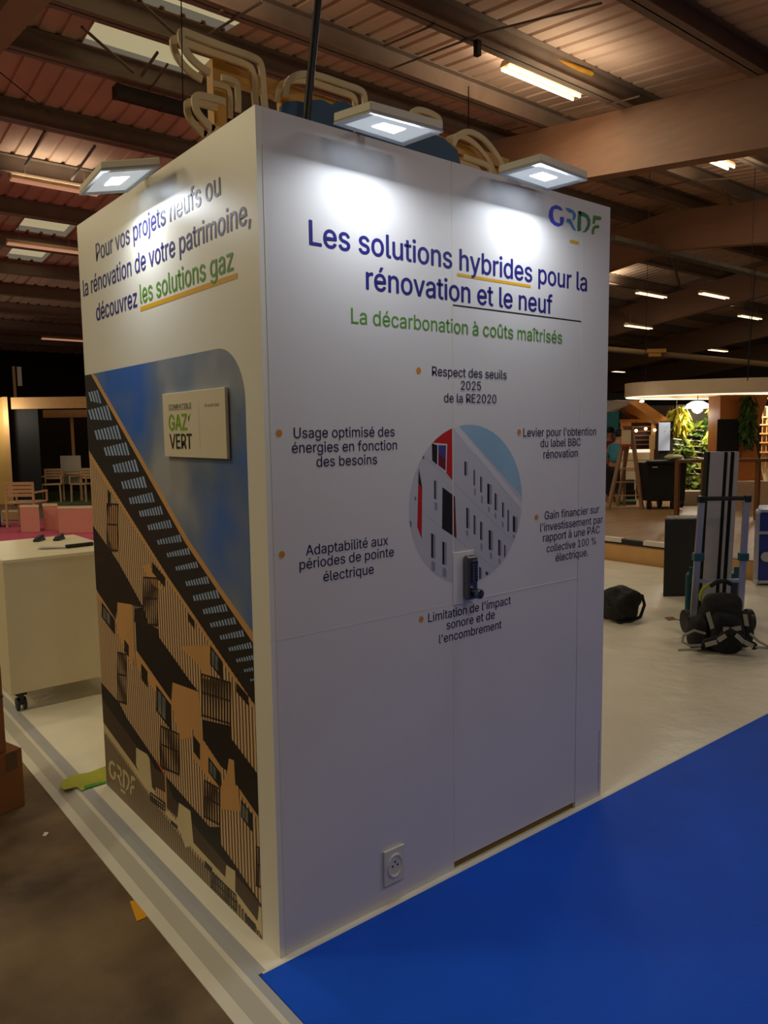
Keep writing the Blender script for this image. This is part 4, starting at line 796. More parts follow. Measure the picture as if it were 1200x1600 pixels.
dim0.location = (2.80, 11.1, 5.55); dim0['label'] = 'dim pinkish twin tube light left of the side floodlight'
# light of the battens that burn in the hall (in the picture and further off along the same rows), then lights added behind the camera
def lamp(x, y, z, e, col=(1.0, 0.90, 0.70), up=0.4):
    for k, (en, rx) in enumerate(((e, 0.0), (e*up, PI))):
        a = bpy.data.lights.new('batten_or_fill_light', 'AREA'); a.shape = 'RECTANGLE'; a.size = 1.3; a.size_y = 0.2; a.energy = en; a.color = col
        o = bpy.data.objects.new('batten_or_fill_light', a); COL.objects.link(o); o.location = (x, y, z-0.06 if k == 0 else z+0.09); o.rotation_euler = (rx, 0, 0)
for x in (2.3, 6.56, 10.8, 17.4, 24, 30.5): lamp(x, 4.45, 5.8, TUBE_W, up=1.0)
for x in (2.8, 6.0, 11.0, 17.4, 24, 30.5): lamp(x, 11.1, 5.5, TUBE_W*0.7)
for x in (0.5, 4.5, 8.5): lamp(x, -3.4, 5.0, BACK_W, (1.0, 0.94, 0.84), 0.2)  # no battens here: added to brighten the floor, carpet and booth front
# bare tubes of the two near battens also shine up and sideways
for x, y in ((6.56, 3.85), (10.75, 3.95)):
    a = bpy.data.lights.new('batten_spill', 'AREA'); a.shape = 'RECTANGLE'; a.size = 1.3; a.size_y = 0.1; a.energy = 8; a.color = (1.0, 0.88, 0.66)
    o = bpy.data.objects.new('batten_spill', a); COL.objects.link(o); o.location = (x, y, 5.40); o.rotation_euler = (PI-0.45, 0, 0)
# no battens here: unseen lights added on the left to brighten the side wall
for x in (-3.0, -7.0): 
    for y in (2.2, 6.0, 10.5): lamp(x, y, 5.2, LEFT_W, (1.0, 0.86, 0.54), 0.12)

M_rod = mat('rod_steel', (104, 88, 74), rough=0.5)
def rod(a, e, r=0.015, name='brace_rod', m=M_rod, label=None, cat=None):
    b = MB(); b.cyl(a, e, r, n=8); o = b.build(name, m); structure(o); return o
def roofpt(px, py, off=0.0):
    d = ray(px, py)
    for sg_ in (1, -1):
        k = 0.115*sg_; t_ = (6.13+off+k*RY-k*CP.y-CP.z)/(d.z+k*d.y); p = CP+d*t_
        if sg_*(p.y-RY) >= -0.01: return p
    return p
for a, e, r in (((128, 42), (208, 113), .018), ((222, 6), (275, 55), .018), ((262, 100), (233, 142), .014), ((246, 82), (221, 118), .018), ((70, 205), (40, 258), .02), ((148, 228), (112, 280), .02),
                ((410, 2), (320, 58), .014), ((346, 16), (352, 24), .02), ((610, 108), (760, 50), .012), ((760, 50), (940, 5), .012), ((600, 72), (680, 38), .012), ((968, 304), (1085, 282), .014), ((1134, 298), (1160, 374), .02), ((1047, 392), (1064, 452), .035), ((1085, 282), (1140, 279), .014), ((960, 560), (1050, 520), .02), ((880, 182), (1000, 150), .012)):
    rod(roofpt(*a, off=-0.02), roofpt(*e, off=-0.02), r)
# gold conduit beside the lit batten
p0 = hit(700, 30, 2, 5.98); p1 = hit(925, 115, 2, 5.98); rod(p0, p1, 0.03, 'conduit', M_ochre)
# dark cable tray on the left
def tray(a, e, w, h, m, name='cable_tray'):
    a, e = Vector(a), Vector(e); b = MB(); d = (e-a).normalized(); s_ = d.cross(Vector((0, 0, 1))).normalized()*w/2; L = (e-a).length
    for sg_ in (1, -1): b.bar(a+s_*sg_, e+s_*sg_, 0.012, h)
    b.bar(a-Vector((0, 0, h*0.4)), e-Vector((0, 0, h*0.4)), w, 0.008)
    n = max(3, int(L/0.5))
    for k in range(n+1): b.bar(a+d*L*k/n-s_*1.1, a+d*L*k/n+s_*1.1, 0.05, h*1.08)
    return structure(b.build(name, m))
q0 = hit(182, 143, 1, 8.15); q1 = hit(300, 174, 1, 8.15); q1.z = q0.z; tray(q0, q0+Vector((q1.x-q0.x+0.8, 0, 0)), 0.16, 0.14, mat('tray_dark', (58, 52, 46), rough=0.6))
tray((12.2, 7.35, 5.33), (20.2, 7.35, 5.33), 0.22, 0.09, mat('tray_galvanised', (120, 112, 98), rough=0.6))
# hanging wires
for a, e in (((283, 0), (286, 180)), ((732, 135), (732, 215)), ((1180, 420), (1168, 595)), ((0, 113), (80, 178))):
    h_ = 2.4 if a[0] < 300 and a[0] > 100 else (9.0 if a[0] > 1000 else (5.5 if a[0] > 500 else 8.0))
    p = dep(*a, h_); q = dep(*e, h_); b = MB(); b.tube([p, (p+q)/2, q], 0.0022*h_/3 if h_ < 8 else 0.006, 6)
    structure(b.build('suspension_wire', M_blackm))
p = hit(222, 160, 1, 9.66); q = hit(158, 238, 1, 11.3); rod(p, q, 0.012, 'suspension_wire', M_blackm)
q2 = hit(136, 268, 1, 11.3); rod(q, q2, 0.012, 'suspension_wire', M_blackm)
# little black connector boxes by the lit batten
b = MB(); p = roofpt(746, 72, -0.05); b.bx(p.x-0.03, p.x+0.03, p.y-0.03, p.y+0.03, p.z-0.10, p.z+0.10); structure(b.build('junction_box', M_black))
# pale pipe and yellow pennant far right
p0 = dep(945, 545, 24); p1 = dep(1215, 571, 24); b = MB(); b.cyl(p0, p1, 0.085, n=12); structure(b.build('heating_pipe', mat('pipe_beige', (150, 122, 84), rough=0.6)))
b = MB(); b.pbox(1011, 545, 1041, 551, 23.5, 0.4); b.pbox(1013, 552, 1033, 557, 23.5, 0.4)
tag(b.build('pipe_cover', mat('cover_yellow', (196, 140, 60), rough=0.6)), 'yellowish box cover on the pale pipe far above the canopy', 'cover')

# ================================================================= LEFT SIDE: COUNTER, BOXES, TAPE
ct = thing('counter', 'white rolling counter behind the left side of the booth', 'counter', (0.25, 3.2, 0.0))
CX0, CX1, CY0, CY1 = -0.105, 0.56, 2.80, 3.70
M_counter = mat('counter_white', (224, 212, 176), rough=0.4, var=0.02)
b = MB(); b.bx(CX0, CX1, CY0+0.002, CY1, 0.113, 0.885); b.build('body', M_counter, ct, bevel=0.003)
b = MB(); b.bx(CX0-0.003, CX1+0.003, CY0-0.003, CY1+0.003, 0.885, 0.905); b.build('worktop', mat('counter_top', (236, 226, 190), rough=0.35), ct, bevel=0.002)
for x, y in ((CX0+0.06, CY0+0.05), (CX1-0.06, CY0+0.05), (CX0+0.06, CY1-0.06), (CX1-0.06, CY1-0.06)):
    b = MB(); b.cyl((x-0.026, y, 0.038), (x-0.012, y, 0.038), 0.037, n=18); b.cyl((x+0.012, y, 0.038), (x+0.026, y, 0.038), 0.037, n=18); b.cyl((x-0.026, y, 0.038), (x+0.026, y, 0.038), 0.01, n=10); b.bx(x-0.011, x+0.011, y-0.03, y+0.03, 0.045, 0.095); b.bx(x-0.03, x+0.03, y-0.03, y+0.03, 0.093, 0.113)
    b.build('castor', M_black, ct)
for (px, py), lab in (((62, 842), 'small black gadget on the counter, left one of the pair'), ((93, 840.5), 'small black gadget on the counter, right one of the pair')):
    p = hit(px, py+3, 2, 0.905); o = thing('stapler', lab, 'tool', p, 'black gadgets on the counter')
    b = MB(); b.M = Matrix.Translation(p)@Matrix.Rotation(0.9, 4, 'Z'); b.bx(-0.06, 0.05, -0.02, 0.02, 0, 0.016); b.build('base', M_black, o, bevel=0.004)
    b = MB(); b.M = Matrix.Translation(p)@Matrix.Rotation(0.9, 4, 'Z'); b.hexa([(-0.05, -0.016, 0.016), (0.045, -0.016, 0.016), (0.045, 0.016, 0.016), (-0.05, 0.016, 0.016)], [(-0.045, -0.014, 0.028), (0.04, -0.012, 0.040), (0.04, 0.012, 0.040), (-0.045, 0.014, 0.028)]); b.build('lever', M_black, o, bevel=0.003)
p = hit(103, 857, 2, 0.905); q = hit(145, 852, 2, 0.905); r_ = hit(62, 858, 2, 0.905)
kn = thing('scraper', 'long scraper with black handle lying along the counter front edge', 'tool', p)
b = MB(); b.bar(p+Vector((0, 0, 0.012)), q+Vector((0, 0, 0.012)), 0.03, 0.022); b.build('handle', M_black, kn, bevel=0.005)
b = MB(); dd = (p-r_).normalized(); ss = dd.cross(Vector((0, 0, 1))); z_ = Vector((0, 0, 0.006)); z1_ = Vector((0, 0, 0.009))
pl = [p+ss*0.012, p-ss*0.012, r_-ss*0.035, r_+ss*0.035]; b.hexa([v+z_ for v in pl], [v+z1_ for v in pl]); b.build('blade', M_alu, kn)
# cardboard boxes
M_tape = mat('brown_tape', (96, 70, 40), rough=0.35)
def carton(label, cx, cy, z0, w, d, h, rot):
    o = thing('cardboard_box', label, 'box', (cx, cy, z0), None, rot); WL[o.name] = Vector((0, 0, 0))
    b = MB(); b.bx(-w/2, w/2, -d/2, d/2, 0, h); b.build('carton', M_card, o, bevel=0.004)
    for s_ in (-1, 1):
        b = MB(); b.bx(-w/2, w/2, 0.003 if s_ > 0 else -d/2+0.002, d/2-0.002 if s_ > 0 else -0.003, h+0.0003, h+0.004); b.build('flap', M_card, o)
    b = MB(); b.bx(-w/2-0.001, w/2+0.001, -0.03, 0.03, h+0.004, h+0.0055); b.bx(w/2+0.0005, w/2+0.002, -0.03, 0.03, h-0.1, h+0.0055); b.build('tape', M_tape, o)
    return o
rot = 0.286; cr, sr = math.cos(rot), math.sin(rot)
w, d = 0.48, 0.36; ax, ay = -0.322, 1.656
cx = ax-(w/2*cr)-(d/2*-sr)*-1*-1; cx = ax-(w/2)*cr-(d/2)*sr*1; cy = ay-(w/2)*sr+(d/2)*cr
low = carton('lower of two stacked brown cardboard boxes on the concrete', cx, cy, -0.04, w, d, 0.262, rot)
b = MB(); b.bx(w/2-0.075, w/2-0.025, -d/2-0.0015, -d/2-0.0002, 0.185, 0.262); b.build('tape', M_tape, low)
w2, d2 = 0.44, 0.34; ax2 = ax-0.062; ay2 = ay+0.0; cx2 = ax2-(w2/2)*cr-(d2/2)*sr; cy2 = ay2-(w2/2)*sr+(d2/2)*cr
upb = carton('upper of two stacked brown cardboard boxes, red print on it', cx2, cy2, -0.04+0.268, w2, d2, 0.385, rot)
t = MB(); put_text(t, 'E', lambda u, v: (u, -d2/2-0.001, v), w2/2-0.075, w2/2-0.03, 0.11, 0.02, 0.05); put_text(t, '&', lambda u, v: (u, -d2/2-0.001, v), w2/2-0.075, w2/2-0.03, 0.04, 0.02, 0.05)
t.build('printing', mat('red_ink', (150, 30, 20), rough=0.6), upb, recalc=False)
b = MB(); b.bx(-w2/2, w2/2, -d2/2-0.002, -d2/2-0.0002, 0.246, 0.256); b.build('edge_strip', M_tape, upb)
# loose tape and scraps
b = MB(); pts = [ground(203, 1409, -0.039), ground(217, 1405, -0.039), ground(231, 1432, -0.039), ground(214, 1440, -0.039)]
b.prism(pts, (0, 0, 0.0015)); tag(b.build('yellow_tape', mat('yellow_tape', (226, 160, 20), rough=0.5)), 'yellow tape piece on the concrete against the ramp', 'tape')
b = MB(); pl = [(92, 1226), (110, 1212), (140, 1207), (166, 1197), (168, 1222), (150, 1222), (128, 1236), (120, 1230), (100, 1234)]
pts = [ground(x, y, 0.001) for x, y in pl]; b.prism(pts, (0, 0, 0.0015)); M_lime = mat('lime_film', (176, 180, 60), rough=0.3, bump=0.4, bscale=30)
tag(b.build('lime_tape', M_lime), 'crumpled yellow-green tape at the far bottom corner of the booth', 'tape')
b = MB(); pts = [ground(x, y, 0.003) for x, y in [(131, 1229), (140, 1226), (166, 1221), (166, 1223.5), (140, 1231), (133, 1233)]]; b.prism(pts, (0, 0, 0.002)); tag(b.build('green_tape', mat('green_tape', (60, 150, 40), rough=0.4)), 'narrow strip of green tape lying on the lime tape', 'tape')
b = MB(); c = ground(71, 1305, -0.039); b.prism([c+Vector(v) for v in ((-.012, 0, 0), (0, -.01, 0), (.014, .004, 0.004), (.002, .014, 0.006))], (0, 0, 0.002)); tag(b.build('paper_scrap', M_whitep), 'tiny pale scrap lying on the concrete left of the ramp', 'scrap')
# ================================================================= LEFT BACKGROUND: pink carpet, cubes, stand
pc = MB(); pc.hexa([(-3.5, 8.6, -0.04), (9, 8.6, -0.04), (9, 14.2, -0.04), (-3.5, 14.2, -0.04)], [(-3.5, 8.6, -0.034), (9, 8.6, -0.034), (9, 14.2, -0.034), (-3.5, 14.2, -0.034)])
tag(pc.build('pink_carpet', mat('pink_carpet', (206, 92, 122), rough=0.9, var=0.06)), 'pink carpet beyond the white counter', 'carpet')
M_pink = mat('pale_pink_laminate', (220, 158, 140), rough=0.5, var=0.03)
def pcube(x0, x1, yt, yb, h, lab, dpt=0.36):
    b = MB(); a = dep(x0, yb, h); e = dep(x1, yb, h); zt = dep((x0+x1)/2, yt, h).z; zb = -0.034
    o = thing('pink_pouffe', lab, 'stool', Vector(((a.x+e.x)/2, (a.y+e.y)/2, zb)), 'pale pink cubes on the pink carpet')
    b.zbox(a, e, zb, zt-0.03, dpt); b.build('box_body', M_pink, o, bevel=0.01)
    b = MB(); g = (e-a).normalized()*0.006; b.zbox(a-g-FH*0.006, e+g-FH*0.006, zt-0.03, zt, dpt+0.012); b.build('seat_pad', mat('pale_cushion', (226, 196, 160), rough=0.6), o, bevel=0.01)
def hgr(px, py, z=-0.034):
    p = ground(px, py, z); return (p-CP).dot(FH)
pcube(33, 63, 791, 831, hgr(48, 832), 'pale pink cube seat, left one of three beyond the counter')
pcube(69, 92, 789, 830, hgr(80, 829), 'pale pink cube seat, middle one of three beyond the counter')
pcube(92, 152, 793, 833, hgr(120, 833), 'pale pink cube seat, widest and right one beside the booth')
# wooden slat chair by the cubes
M_cw = mat('pale_chair_wood', (196, 160, 118), rough=0.6, var=0.05)
def chair(lab, px, pyb, h, wpx, rz, grp, pyt=None):
    base = dep(px, pyb, h); base.z = -0.0325; o = thing('slat_chair', lab, 'chair', base, grp); wd = wpx*h/FPX; R_ = Matrix.Translation(base)@Matrix.Rotation(-YAW+rz, 4, 'Z')
    for sx in (-1, 1):
        for sy in (-1, 1):
            b = MB(); b.M = R_; b.bar((sx*wd*0.45, sy*wd*0.42, 0), (sx*wd*0.43, sy*wd*0.4, 0.45 if sy < 0 else 0.82), 0.035); b.build('leg', M_cw, o)
    b = MB(); b.M = R_; b.bx(-wd*0.5, wd*0.5, -wd*0.48, wd*0.44, 0.43, 0.46); b.build('seat', M_cw, o, bevel=0.008)
    b = MB(); b.M = R_
    for k in range(4): b.bx(-wd*0.46, wd*0.46, wd*0.40, wd*0.44, 0.56+0.07*k, 0.615+0.07*k)
    b.build('backrest', M_cw, o)
    for sx in (-1, 1):
        b = MB(); b.M = R_; b.bx(sx*wd*0.5-0.02, sx*wd*0.5+0.02, -wd*0.45, wd*0.42, 0.62, 0.65); b.bar((sx*wd*0.5, -wd*0.42, 0.45), (sx*wd*0.5, -wd*0.42, 0.63), 0.03); b.build('armrest', M_cw, o)
hch = hgr(40, 822); chair('pale slatted wooden chair directly behind the left pink cube', 43, 822, hch, 48, PI, None)
# the dark framed stand at the back
HS = 18.6
st = thing('background_stand', 'beige framed exhibition stand with dark interior far left behind the cubes', 'stand', dep(70, 795, HS))
ZS = -0.04
def part(o, name, rects, h, t, m, bevel=0.0, grounded=False):
    b = MB()
    for r in rects:
        if grounded:
            xc = (r[0]+r[2])/2; b.zbox(dep(r[0], r[3], h), dep(r[2], r[3], h), grounded if grounded is not True else -0.04, dep(xc, r[1], h).z, t)
        else: b.pbox(*r, h, t)
    return b.build(name, m, o, bevel=bevel)
part(st, 'fascia', [(17, 620, 180, 638)], HS, 0.12, M_beige)
part(st, 'inner_fascia', [(67, 640, 180, 652)], HS+1.6, 0.10, M_beige)
part(st, 'frame_post', [(15, 620, 23, 805)], HS, 0.14, M_beige, grounded=True)
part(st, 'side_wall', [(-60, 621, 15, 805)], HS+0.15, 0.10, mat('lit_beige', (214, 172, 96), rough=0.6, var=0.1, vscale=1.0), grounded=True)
part(st, 'screen_panel', [(23, 637, 68, 795)], HS+0.3, 0.10, mat('screen_black', (10, 12, 16), rough=0.7), grounded=True)
part(st, 'back_wall', [(60, 640, 190, 775)], HS+4.5, 0.1, mat('stand_dark', (44, 30, 20), rough=0.9, var=0.1), grounded=True)
part(st, 'rear_post', [(111, 650, 116, 714)], HS+1.7, 0.10, M_beige)
part(st, 'white_partition', [(95, 712, 127, 756)], HS+1.5, 0.08, M_whitep)
g = MB(); a = dep(60, 793, HS-0.4); e = dep(185, 793, HS-0.4); g.zbox(a, e, -0.04, -0.03, 4.8); g.build('green_floor', mat('stand_green', (84, 98, 58), rough=0.9, var=0.1), st)
part(st, 'low_box', [(5, 800, 32, 826)], HS-3.4, 0.5, M_cw, grounded=True)
for px, rz, lab in ((84, 0.2, 'slatted armchair inside the dark stand, next to the black screen'), (132, -0.3, 'slatted armchair inside the dark stand, next to the booth edge')):
    chair(lab, px, 783, HS+0.6, 30, rz, 'armchairs in the dark stand')
tb = thing('side_table', 'low table between the two armchairs in the dark stand', 'table', dep(108, 785, HS+0.9))
part(tb, 'table_top', [(95, 738, 130, 741)], HS+0.9, 0.5, M_cw); part(tb, 'table_leg', [(98, 741, 100, 790)], HS+1.0, 0.05, M_cw); part(tb, 'table_leg', [(125, 741, 127, 790)], HS+1.0, 0.05, M_cw)
ps = thing('tall_post', 'pale post with a white plate rising behind the dark stand', 'post', dep(33, 790, HS+2))
part(ps, 'pole', [(33, 572, 37.5, 800)], HS+2, 0.08, M_cw, grounded=True); part(ps, 'plate', [(27, 573, 34, 603)], HS+1.95, 0.05, M_whitep)
sl = thing('totem', 'slim black totem cut by the left picture edge', 'totem', dep(0, 833, HS-4.6)); part(sl, 'column', [(-14, 750, 2.5, 830)], HS-4.6, 0.1, M_blackm, grounded=-0.033); part(sl, 'foot', [(-16, 829, 17, 833)], HS-4.7, 0.3, M_blackm, grounded=-0.033)
ll = bpy.data.lights.new('stand_lamp', 'POINT'); ll.energy = 30; ll.color = (1, .9, .7); lo_ = bpy.data.objects.new('stand_lamp', ll); COL.objects.link(lo_); lo_.location = dep(-8, 650, HS-0.5); ll.shadow_soft_size = 0.1

# ================================================================= RIGHT SIDE: neighbouring stand and its things
ZP = 0.2
M_wood_floor = mat('brown_plank_floor', (136, 104, 68), rough=0.38, rgb2=(160, 126, 86), vscale=1.4, stretch=(1, 7, 1), bump=0.05, bscale=10)
b = MB(); b.bx(6.92, 16.0, -3.0, 7.9, -0.04, ZP); tag(b.build('raised_floor', [M_wood_floor]), 'brown plank platform of the neighbouring stand behind the bags', 'platform')
b = MB(); b.bx(6.905, 6.919, -3.0, 7.9, -0.035, ZP-0.01); structure(b.build('trim_1', mat('edge_board', (206, 160, 100), rough=0.6, var=0.05)))
# black rail lying along the platform edge
rl = thing('edge_rail', 'black rail with white plates lying on the platform edge', 'rail', (7.05, 3.4, ZP))
b = MB(); b.bx(6.95, 7.03, 2.2, 4.6, ZP, ZP+0.062); b.build('rail_bar', M_black, rl)
for y in (3.62, 3.02, 2.45):
    b = MB(); b.bx(6.942, 7.035, y-0.15, y+0.15, ZP+0.02, ZP+0.072); b.build('white_plate', M_whitep, rl)
def dist(px, py, z=0.0): return (ground(px, py, z)-CP).dot(FH)
# black backpack half behind the booth edge
h1 = 6.35; c = dep(968, 955, h1); c.z = 0.0
bk = thing('backpack', 'limp black backpack lying on the film floor next to the booth edge', 'bag', c)
M_cloth = mat('black_nylon', (13, 12, 13), rough=0.7, var=0.25, vscale=20, bump=0.5, bscale=30)
b = MB(); b.blob(c+Vector((0, 0, 0.135)), (0.175, 0.15, 0.14), 0.8, 0.34, 8, seed=3); b.build('body', M_cloth, bk, smooth=True)
b = MB(); b.blob(c-FH*0.07+Vector((0, 0, 0.09)), (0.13, 0.09, 0.08), 0.8, 0.36, 10, seed=8); b.build('pocket', M_cloth, bk, smooth=True)
rr_ = Vector((math.cos(YAW), -math.sin(YAW), 0))
b = MB(); b.tube([c+rr_*0.12+Vector((0, 0, 0.22)), c+rr_*0.19+Vector((0, 0, 0.2)), c+rr_*0.21+Vector((0, 0, 0.12)), c+rr_*0.16-FH*0.05+Vector((0, 0, 0.03)), c+rr_*0.05-FH*0.12+Vector((0, 0, 0.012)), c-rr_*0.06-FH*0.14+Vector((0, 0, 0.012))], 0.014, 8); b.build('strap', M_cloth, bk, smooth=True)
b = MB(); q = c-rr_*0.04-FH*0.15; b.M = Matrix.Translation(q); b.bx(-.02, .02, -.015, .015, 0.002, 0.014); b.build('buckle', M_black, bk)
# tall black case
h2 = 7.2; a = dep(1036, 932, h2); e = dep(1094, 932, h2)
bx_ = thing('speaker_case', 'tall black box standing behind the hand truck on the left', 'case', Vector(((a.x+e.x)/2, (a.y+e.y)/2, 0)))
zt = dep(1060, 811, h2).z
b = MB(); b.zbox(a, e, 0.0, zt, 0.34); b.build('case_body', mat('case_black', (30, 31, 33), rough=0.6, var=0.1), bx_, bevel=0.006)
b = MB()
for k in range(5):
    s0 = a+(e-a)*(0.12+0.17*k)+FH*0.05; s1 = a+(e-a)*(0.22+0.17*k)+FH*0.05; b.zbox(s0, s1, zt+0.0005, zt+0.004, 0.22)
b.build('top_slat', mat('worn_label', (120, 104, 84), rough=0.7), bx_)
# hand truck with aluminium profiles
h3 = 5.85
tr = thing('hand_truck', 'silver folding hand truck with black handle and teal clips', 'trolley', dep(1125, 975, h3))
zg = 0.0
def gz(px, h, z): p = dep(px, 800, h); return Vector((p.x, p.y, z))
zh = dep(1130, 779, h3).z
for xa, xb in ((1085, 1096), (1160, 1166)):
    b = MB(); b.bar(gz(xa+1.5, h3, 0.05), gz(xb, h3, zh), 0.048, 0.022, up=FH); b.build('side_rail', M_alu, tr, bevel=0.003)
    b = MB(); p = gz((xa+xb)/2+1, h3, dep(xb, 870, h3).z); b.M = Matrix.Translation(p)@Matrix.Rotation(-YAW, 4, 'Z'); b.bx(-0.032, 0.045 if xa < 1100 else 0.032, -0.03, 0.03, -0.03, 0.03); b.build('clip', mat('teal_plastic', (24, 84, 100), rough=0.45), tr, bevel=0.004)
b = MB(); b.cyl(gz(1092, h3, zh), gz(1171, h3, zh), 0.017, n=14); b.build('handle', M_black, tr, smooth=False)
for px in (1095, 1167):
    b = MB(); p = gz(px, h3, zh); b.M = Matrix.Translation(p)@Matrix.Rotation(-YAW, 4, 'Z'); b.bx(-0.024, 0.024, -0.024, 0.024, -0.03, 0.022); b.build('handle_corner', M_black, tr, bevel=0.006)
b = MB(); b.zbox(gz(1080, h3-0.12, 0), gz(1172, h3-0.12, 0), 0.02, 0.032, 0.32); b.build('toe_plate', M_alu, tr)
for px in (1077, 1176):
    b = MB(); p = gz(px, h3+0.06, 0.09); s_ = rr_*0.02; b.cyl(p-s_, p+s_, 0.09, n=24); b.build('wheel', M_black, tr, bevel=0.006)
b = MB(); b.bar(gz(1086, h3+0.06, 0.09), gz(1165, h3+0.06, 0.09), 0.02); b.build('axle', M_alu, tr)
b = MB(); b.bar(gz(1090, h3, 0.42), gz(1164, h3, 0.42), 0.025); b.build('crossbar', M_alu, tr)
# tall silver panel with black grooves
h4 = 6.03
pn = thing('profile_stack', 'tall silver aluminium profiles with black grooves strapped to the hand truck', 'panels', gz(1128, h4, 0.033))
ztop_ = dep(1130, 706, h4).z
for x0, x1, m, nm in ((1107, 1128, M_alu, 'profile'), (1128, 1134, M_blackm, 'groove'), (1134, 1138, M_alu, 'profile'), (1138, 1144.5, M_blackm, 'groove'), (1144.5, 1151, M_alu, 'profile'), (1103.5, 1107, M_blackm, 'edge_strip')):
    off = 6.0 if x0 > 1100 else 0
    a0, a1 = gz(x0-7, h4, 0), gz(x1-7, h4, 0); b0, b1 = gz(x0+1, h4, 0), gz(x1+1, h4, 0); dth = FH*(0.10 if m is M_alu else 0.085); o_ = FH*(0.0 if m is M_alu else 0.012)
    z0_ = Vector((0, 0, 0.034)); z1_ = Vector((0, 0, ztop_)); b = MB()
    b.hexa([a0+o_+z0_, a1+o_+z0_, a1+dth+z0_, a0+dth+z0_], [b0+o_+z1_, b1+o_+z1_, b1+dth+z1_, b0+dth+z1_]); b.build(nm, mat('silver_paint', (176, 174, 176), rough=0.45, metal=0.2, var=0.03) if m is M_alu else m, pn)
# teal tool case behind the truck
h5 = 6.25
tc_ = thing('tool_case', 'teal plastic tool case standing behind the hand truck', 'case', gz(1120, h5, 0))
b = MB(); b.zbox(gz(1074, h5, 0), gz(1162, h5, 0), 0.0, dep(1100, 897, h5).z, 0.16); b.build('shell', mat('teal_dark', (40, 92, 100), rough=0.5, var=0.08), tc_, bevel=0.02)
b = MB(); b.zbox(gz(1082, h5-0.01, 0), gz(1156, h5-0.01, 0), 0.06, dep(1100, 910, h5).z, 0.02); b.build('lid_panel', mat('navy_plastic', (24, 34, 66), rough=0.5), tc_, bevel=0.006)
for px in (1079, 1150):
    b = MB(); b.zbox(gz(px, h5-0.03, 0), gz(px+10, h5-0.03, 0), 0.40, 0.46, 0.03); b.build('latch', MATS['teal_plastic'], tc_, bevel=0.004)
# second backpack
h6 = 5.42; c = gz(1133, h6, 0)
b2 = thing('backpack', 'black backpack with grey straps leaning on the hand truck', 'bag', c)
Rk = Matrix.Rotation(-YAW, 3, 'Z')
b = MB(); b.blob(c+FH*0.02+Vector((0, 0, 0.205)), (0.14, 0.11, 0.215), 0.6, 0.16, 7, seed=2, rot=Rk); b.build('body', M_cloth, b2, smooth=True)
b = MB(); b.blob(c-FH*0.075+Vector((0.0, 0, 0.15)), (0.115, 0.07, 0.15), 0.55, 0.14, 8, seed=5, rot=Rk); b.build('front_pocket', M_cloth, b2, smooth=True)
b = MB(); b.blob(c-rr_*0.165+Vector((0, 0, 0.13)), (0.07, 0.09, 0.13), 0.75, 0.15, 7, seed=11, rot=Rk); b.build('side_pocket', M_cloth, b2, smooth=True)
b = MB(); b.blob(c+rr_*0.165+Vector((0, 0, 0.15)), (0.055, 0.08, 0.135), 0.75, 0.12, 7, seed=14, rot=Rk); b.build('side_pocket', M_cloth, b2, smooth=True)
P = lambda px, py, hh: dep(px, py, hh)
b = MB(); b.tube([P(x, y, h6-0.02) for x, y in ((1095, 938), (1094, 930), (1098, 921), (1106, 914), (1115, 910))], 0.013, 8); b.build('piping', mat('lime_trim', (150, 160, 40), rough=0.5), b2, smooth=True)
b = MB(); b.tube([P(x, y, h6-0.03) for x, y in ((1110, 916), (1120, 909), (1133, 908), (1143, 913))], 0.016, 8); b.build('top_handle', M_cloth, b2, smooth=True)
M_web = mat('grey_webbing', (150, 148, 136), rough=0.7)
for pts_ in ([(1106, 957), (1113, 982)], [(1164, 960), (1167, 978)], [(1130, 983), (1139, 983)], [(1142, 984), (1158, 981)], [(1102, 1008), (1120, 1003)], [(1122, 1001), (1134, 993)], [(1150, 992), (1162, 1003)], [(1163, 1003), (1177, 1010)]):
    hh = 5.21 if pts_[0][1] < 990 else 5.14
    b = MB(); a_, e_ = P(*pts_[0], hh), P(*pts_[1], hh); b.bar(a_, e_, 0.006, 0.03, up=RT.cross(e_-a_) if False else UP); b.build('webbing', M_web, b2)
for pts_ in ([(1098, 1012), (1102, 1003), (1125, 997), (1133, 988), (1140, 984), (1148, 988), (1160, 998), (1178, 1008), (1180, 1013)],):
    b = MB(); b.tube(smooth([tuple(P(x, y, 5.19))[:2]+(P(x, y, 5.19).z,) for x, y in pts_], 0) if False else [P(x, y, 5.22) for x, y in pts_], 0.022, 8); b.build('shoulder_strap', M_cloth, b2, smooth=True)
for pts_ in ([(1102, 990), (1085, 985), (1068, 993), (1066, 1003), (1078, 1009), (1095, 1008)], [(1095, 1013), (1078, 1015), (1060, 1016)], [(1172, 990), (1185, 1002), (1200, 1010)], [(1180, 1011), (1200, 1013)]):
    b = MB(); b.tube([Vector((P(x, y, 5.2).x, P(x, y, 5.2).y, 0))+Vector((0, 0, max(0.009, P(x, y, 5.2).z))) for x, y in pts_], 0.009, 6); b.build('loose_strap', M_web, b2, smooth=True)
# label with string on the floor
tg = thing('luggage_tag', 'small red and white tag with string on the film floor', 'tag', ground(1048, 967, 0.001))
b = MB(); b.prism([ground(x, y, 0.001) for x, y in ((1038, 965), (1051, 964), (1057, 968), (1044, 969.5))], (0, 0, 0.003)); b.build('card', mat('tag_red', (150, 70, 50), rough=0.6), tg)
b = MB(); b.tube([ground(x, y, 0.004) for x, y in ((1056, 967.5), (1064, 969), (1073, 969))], 0.003, 6); b.build('string', M_blackm, tg)
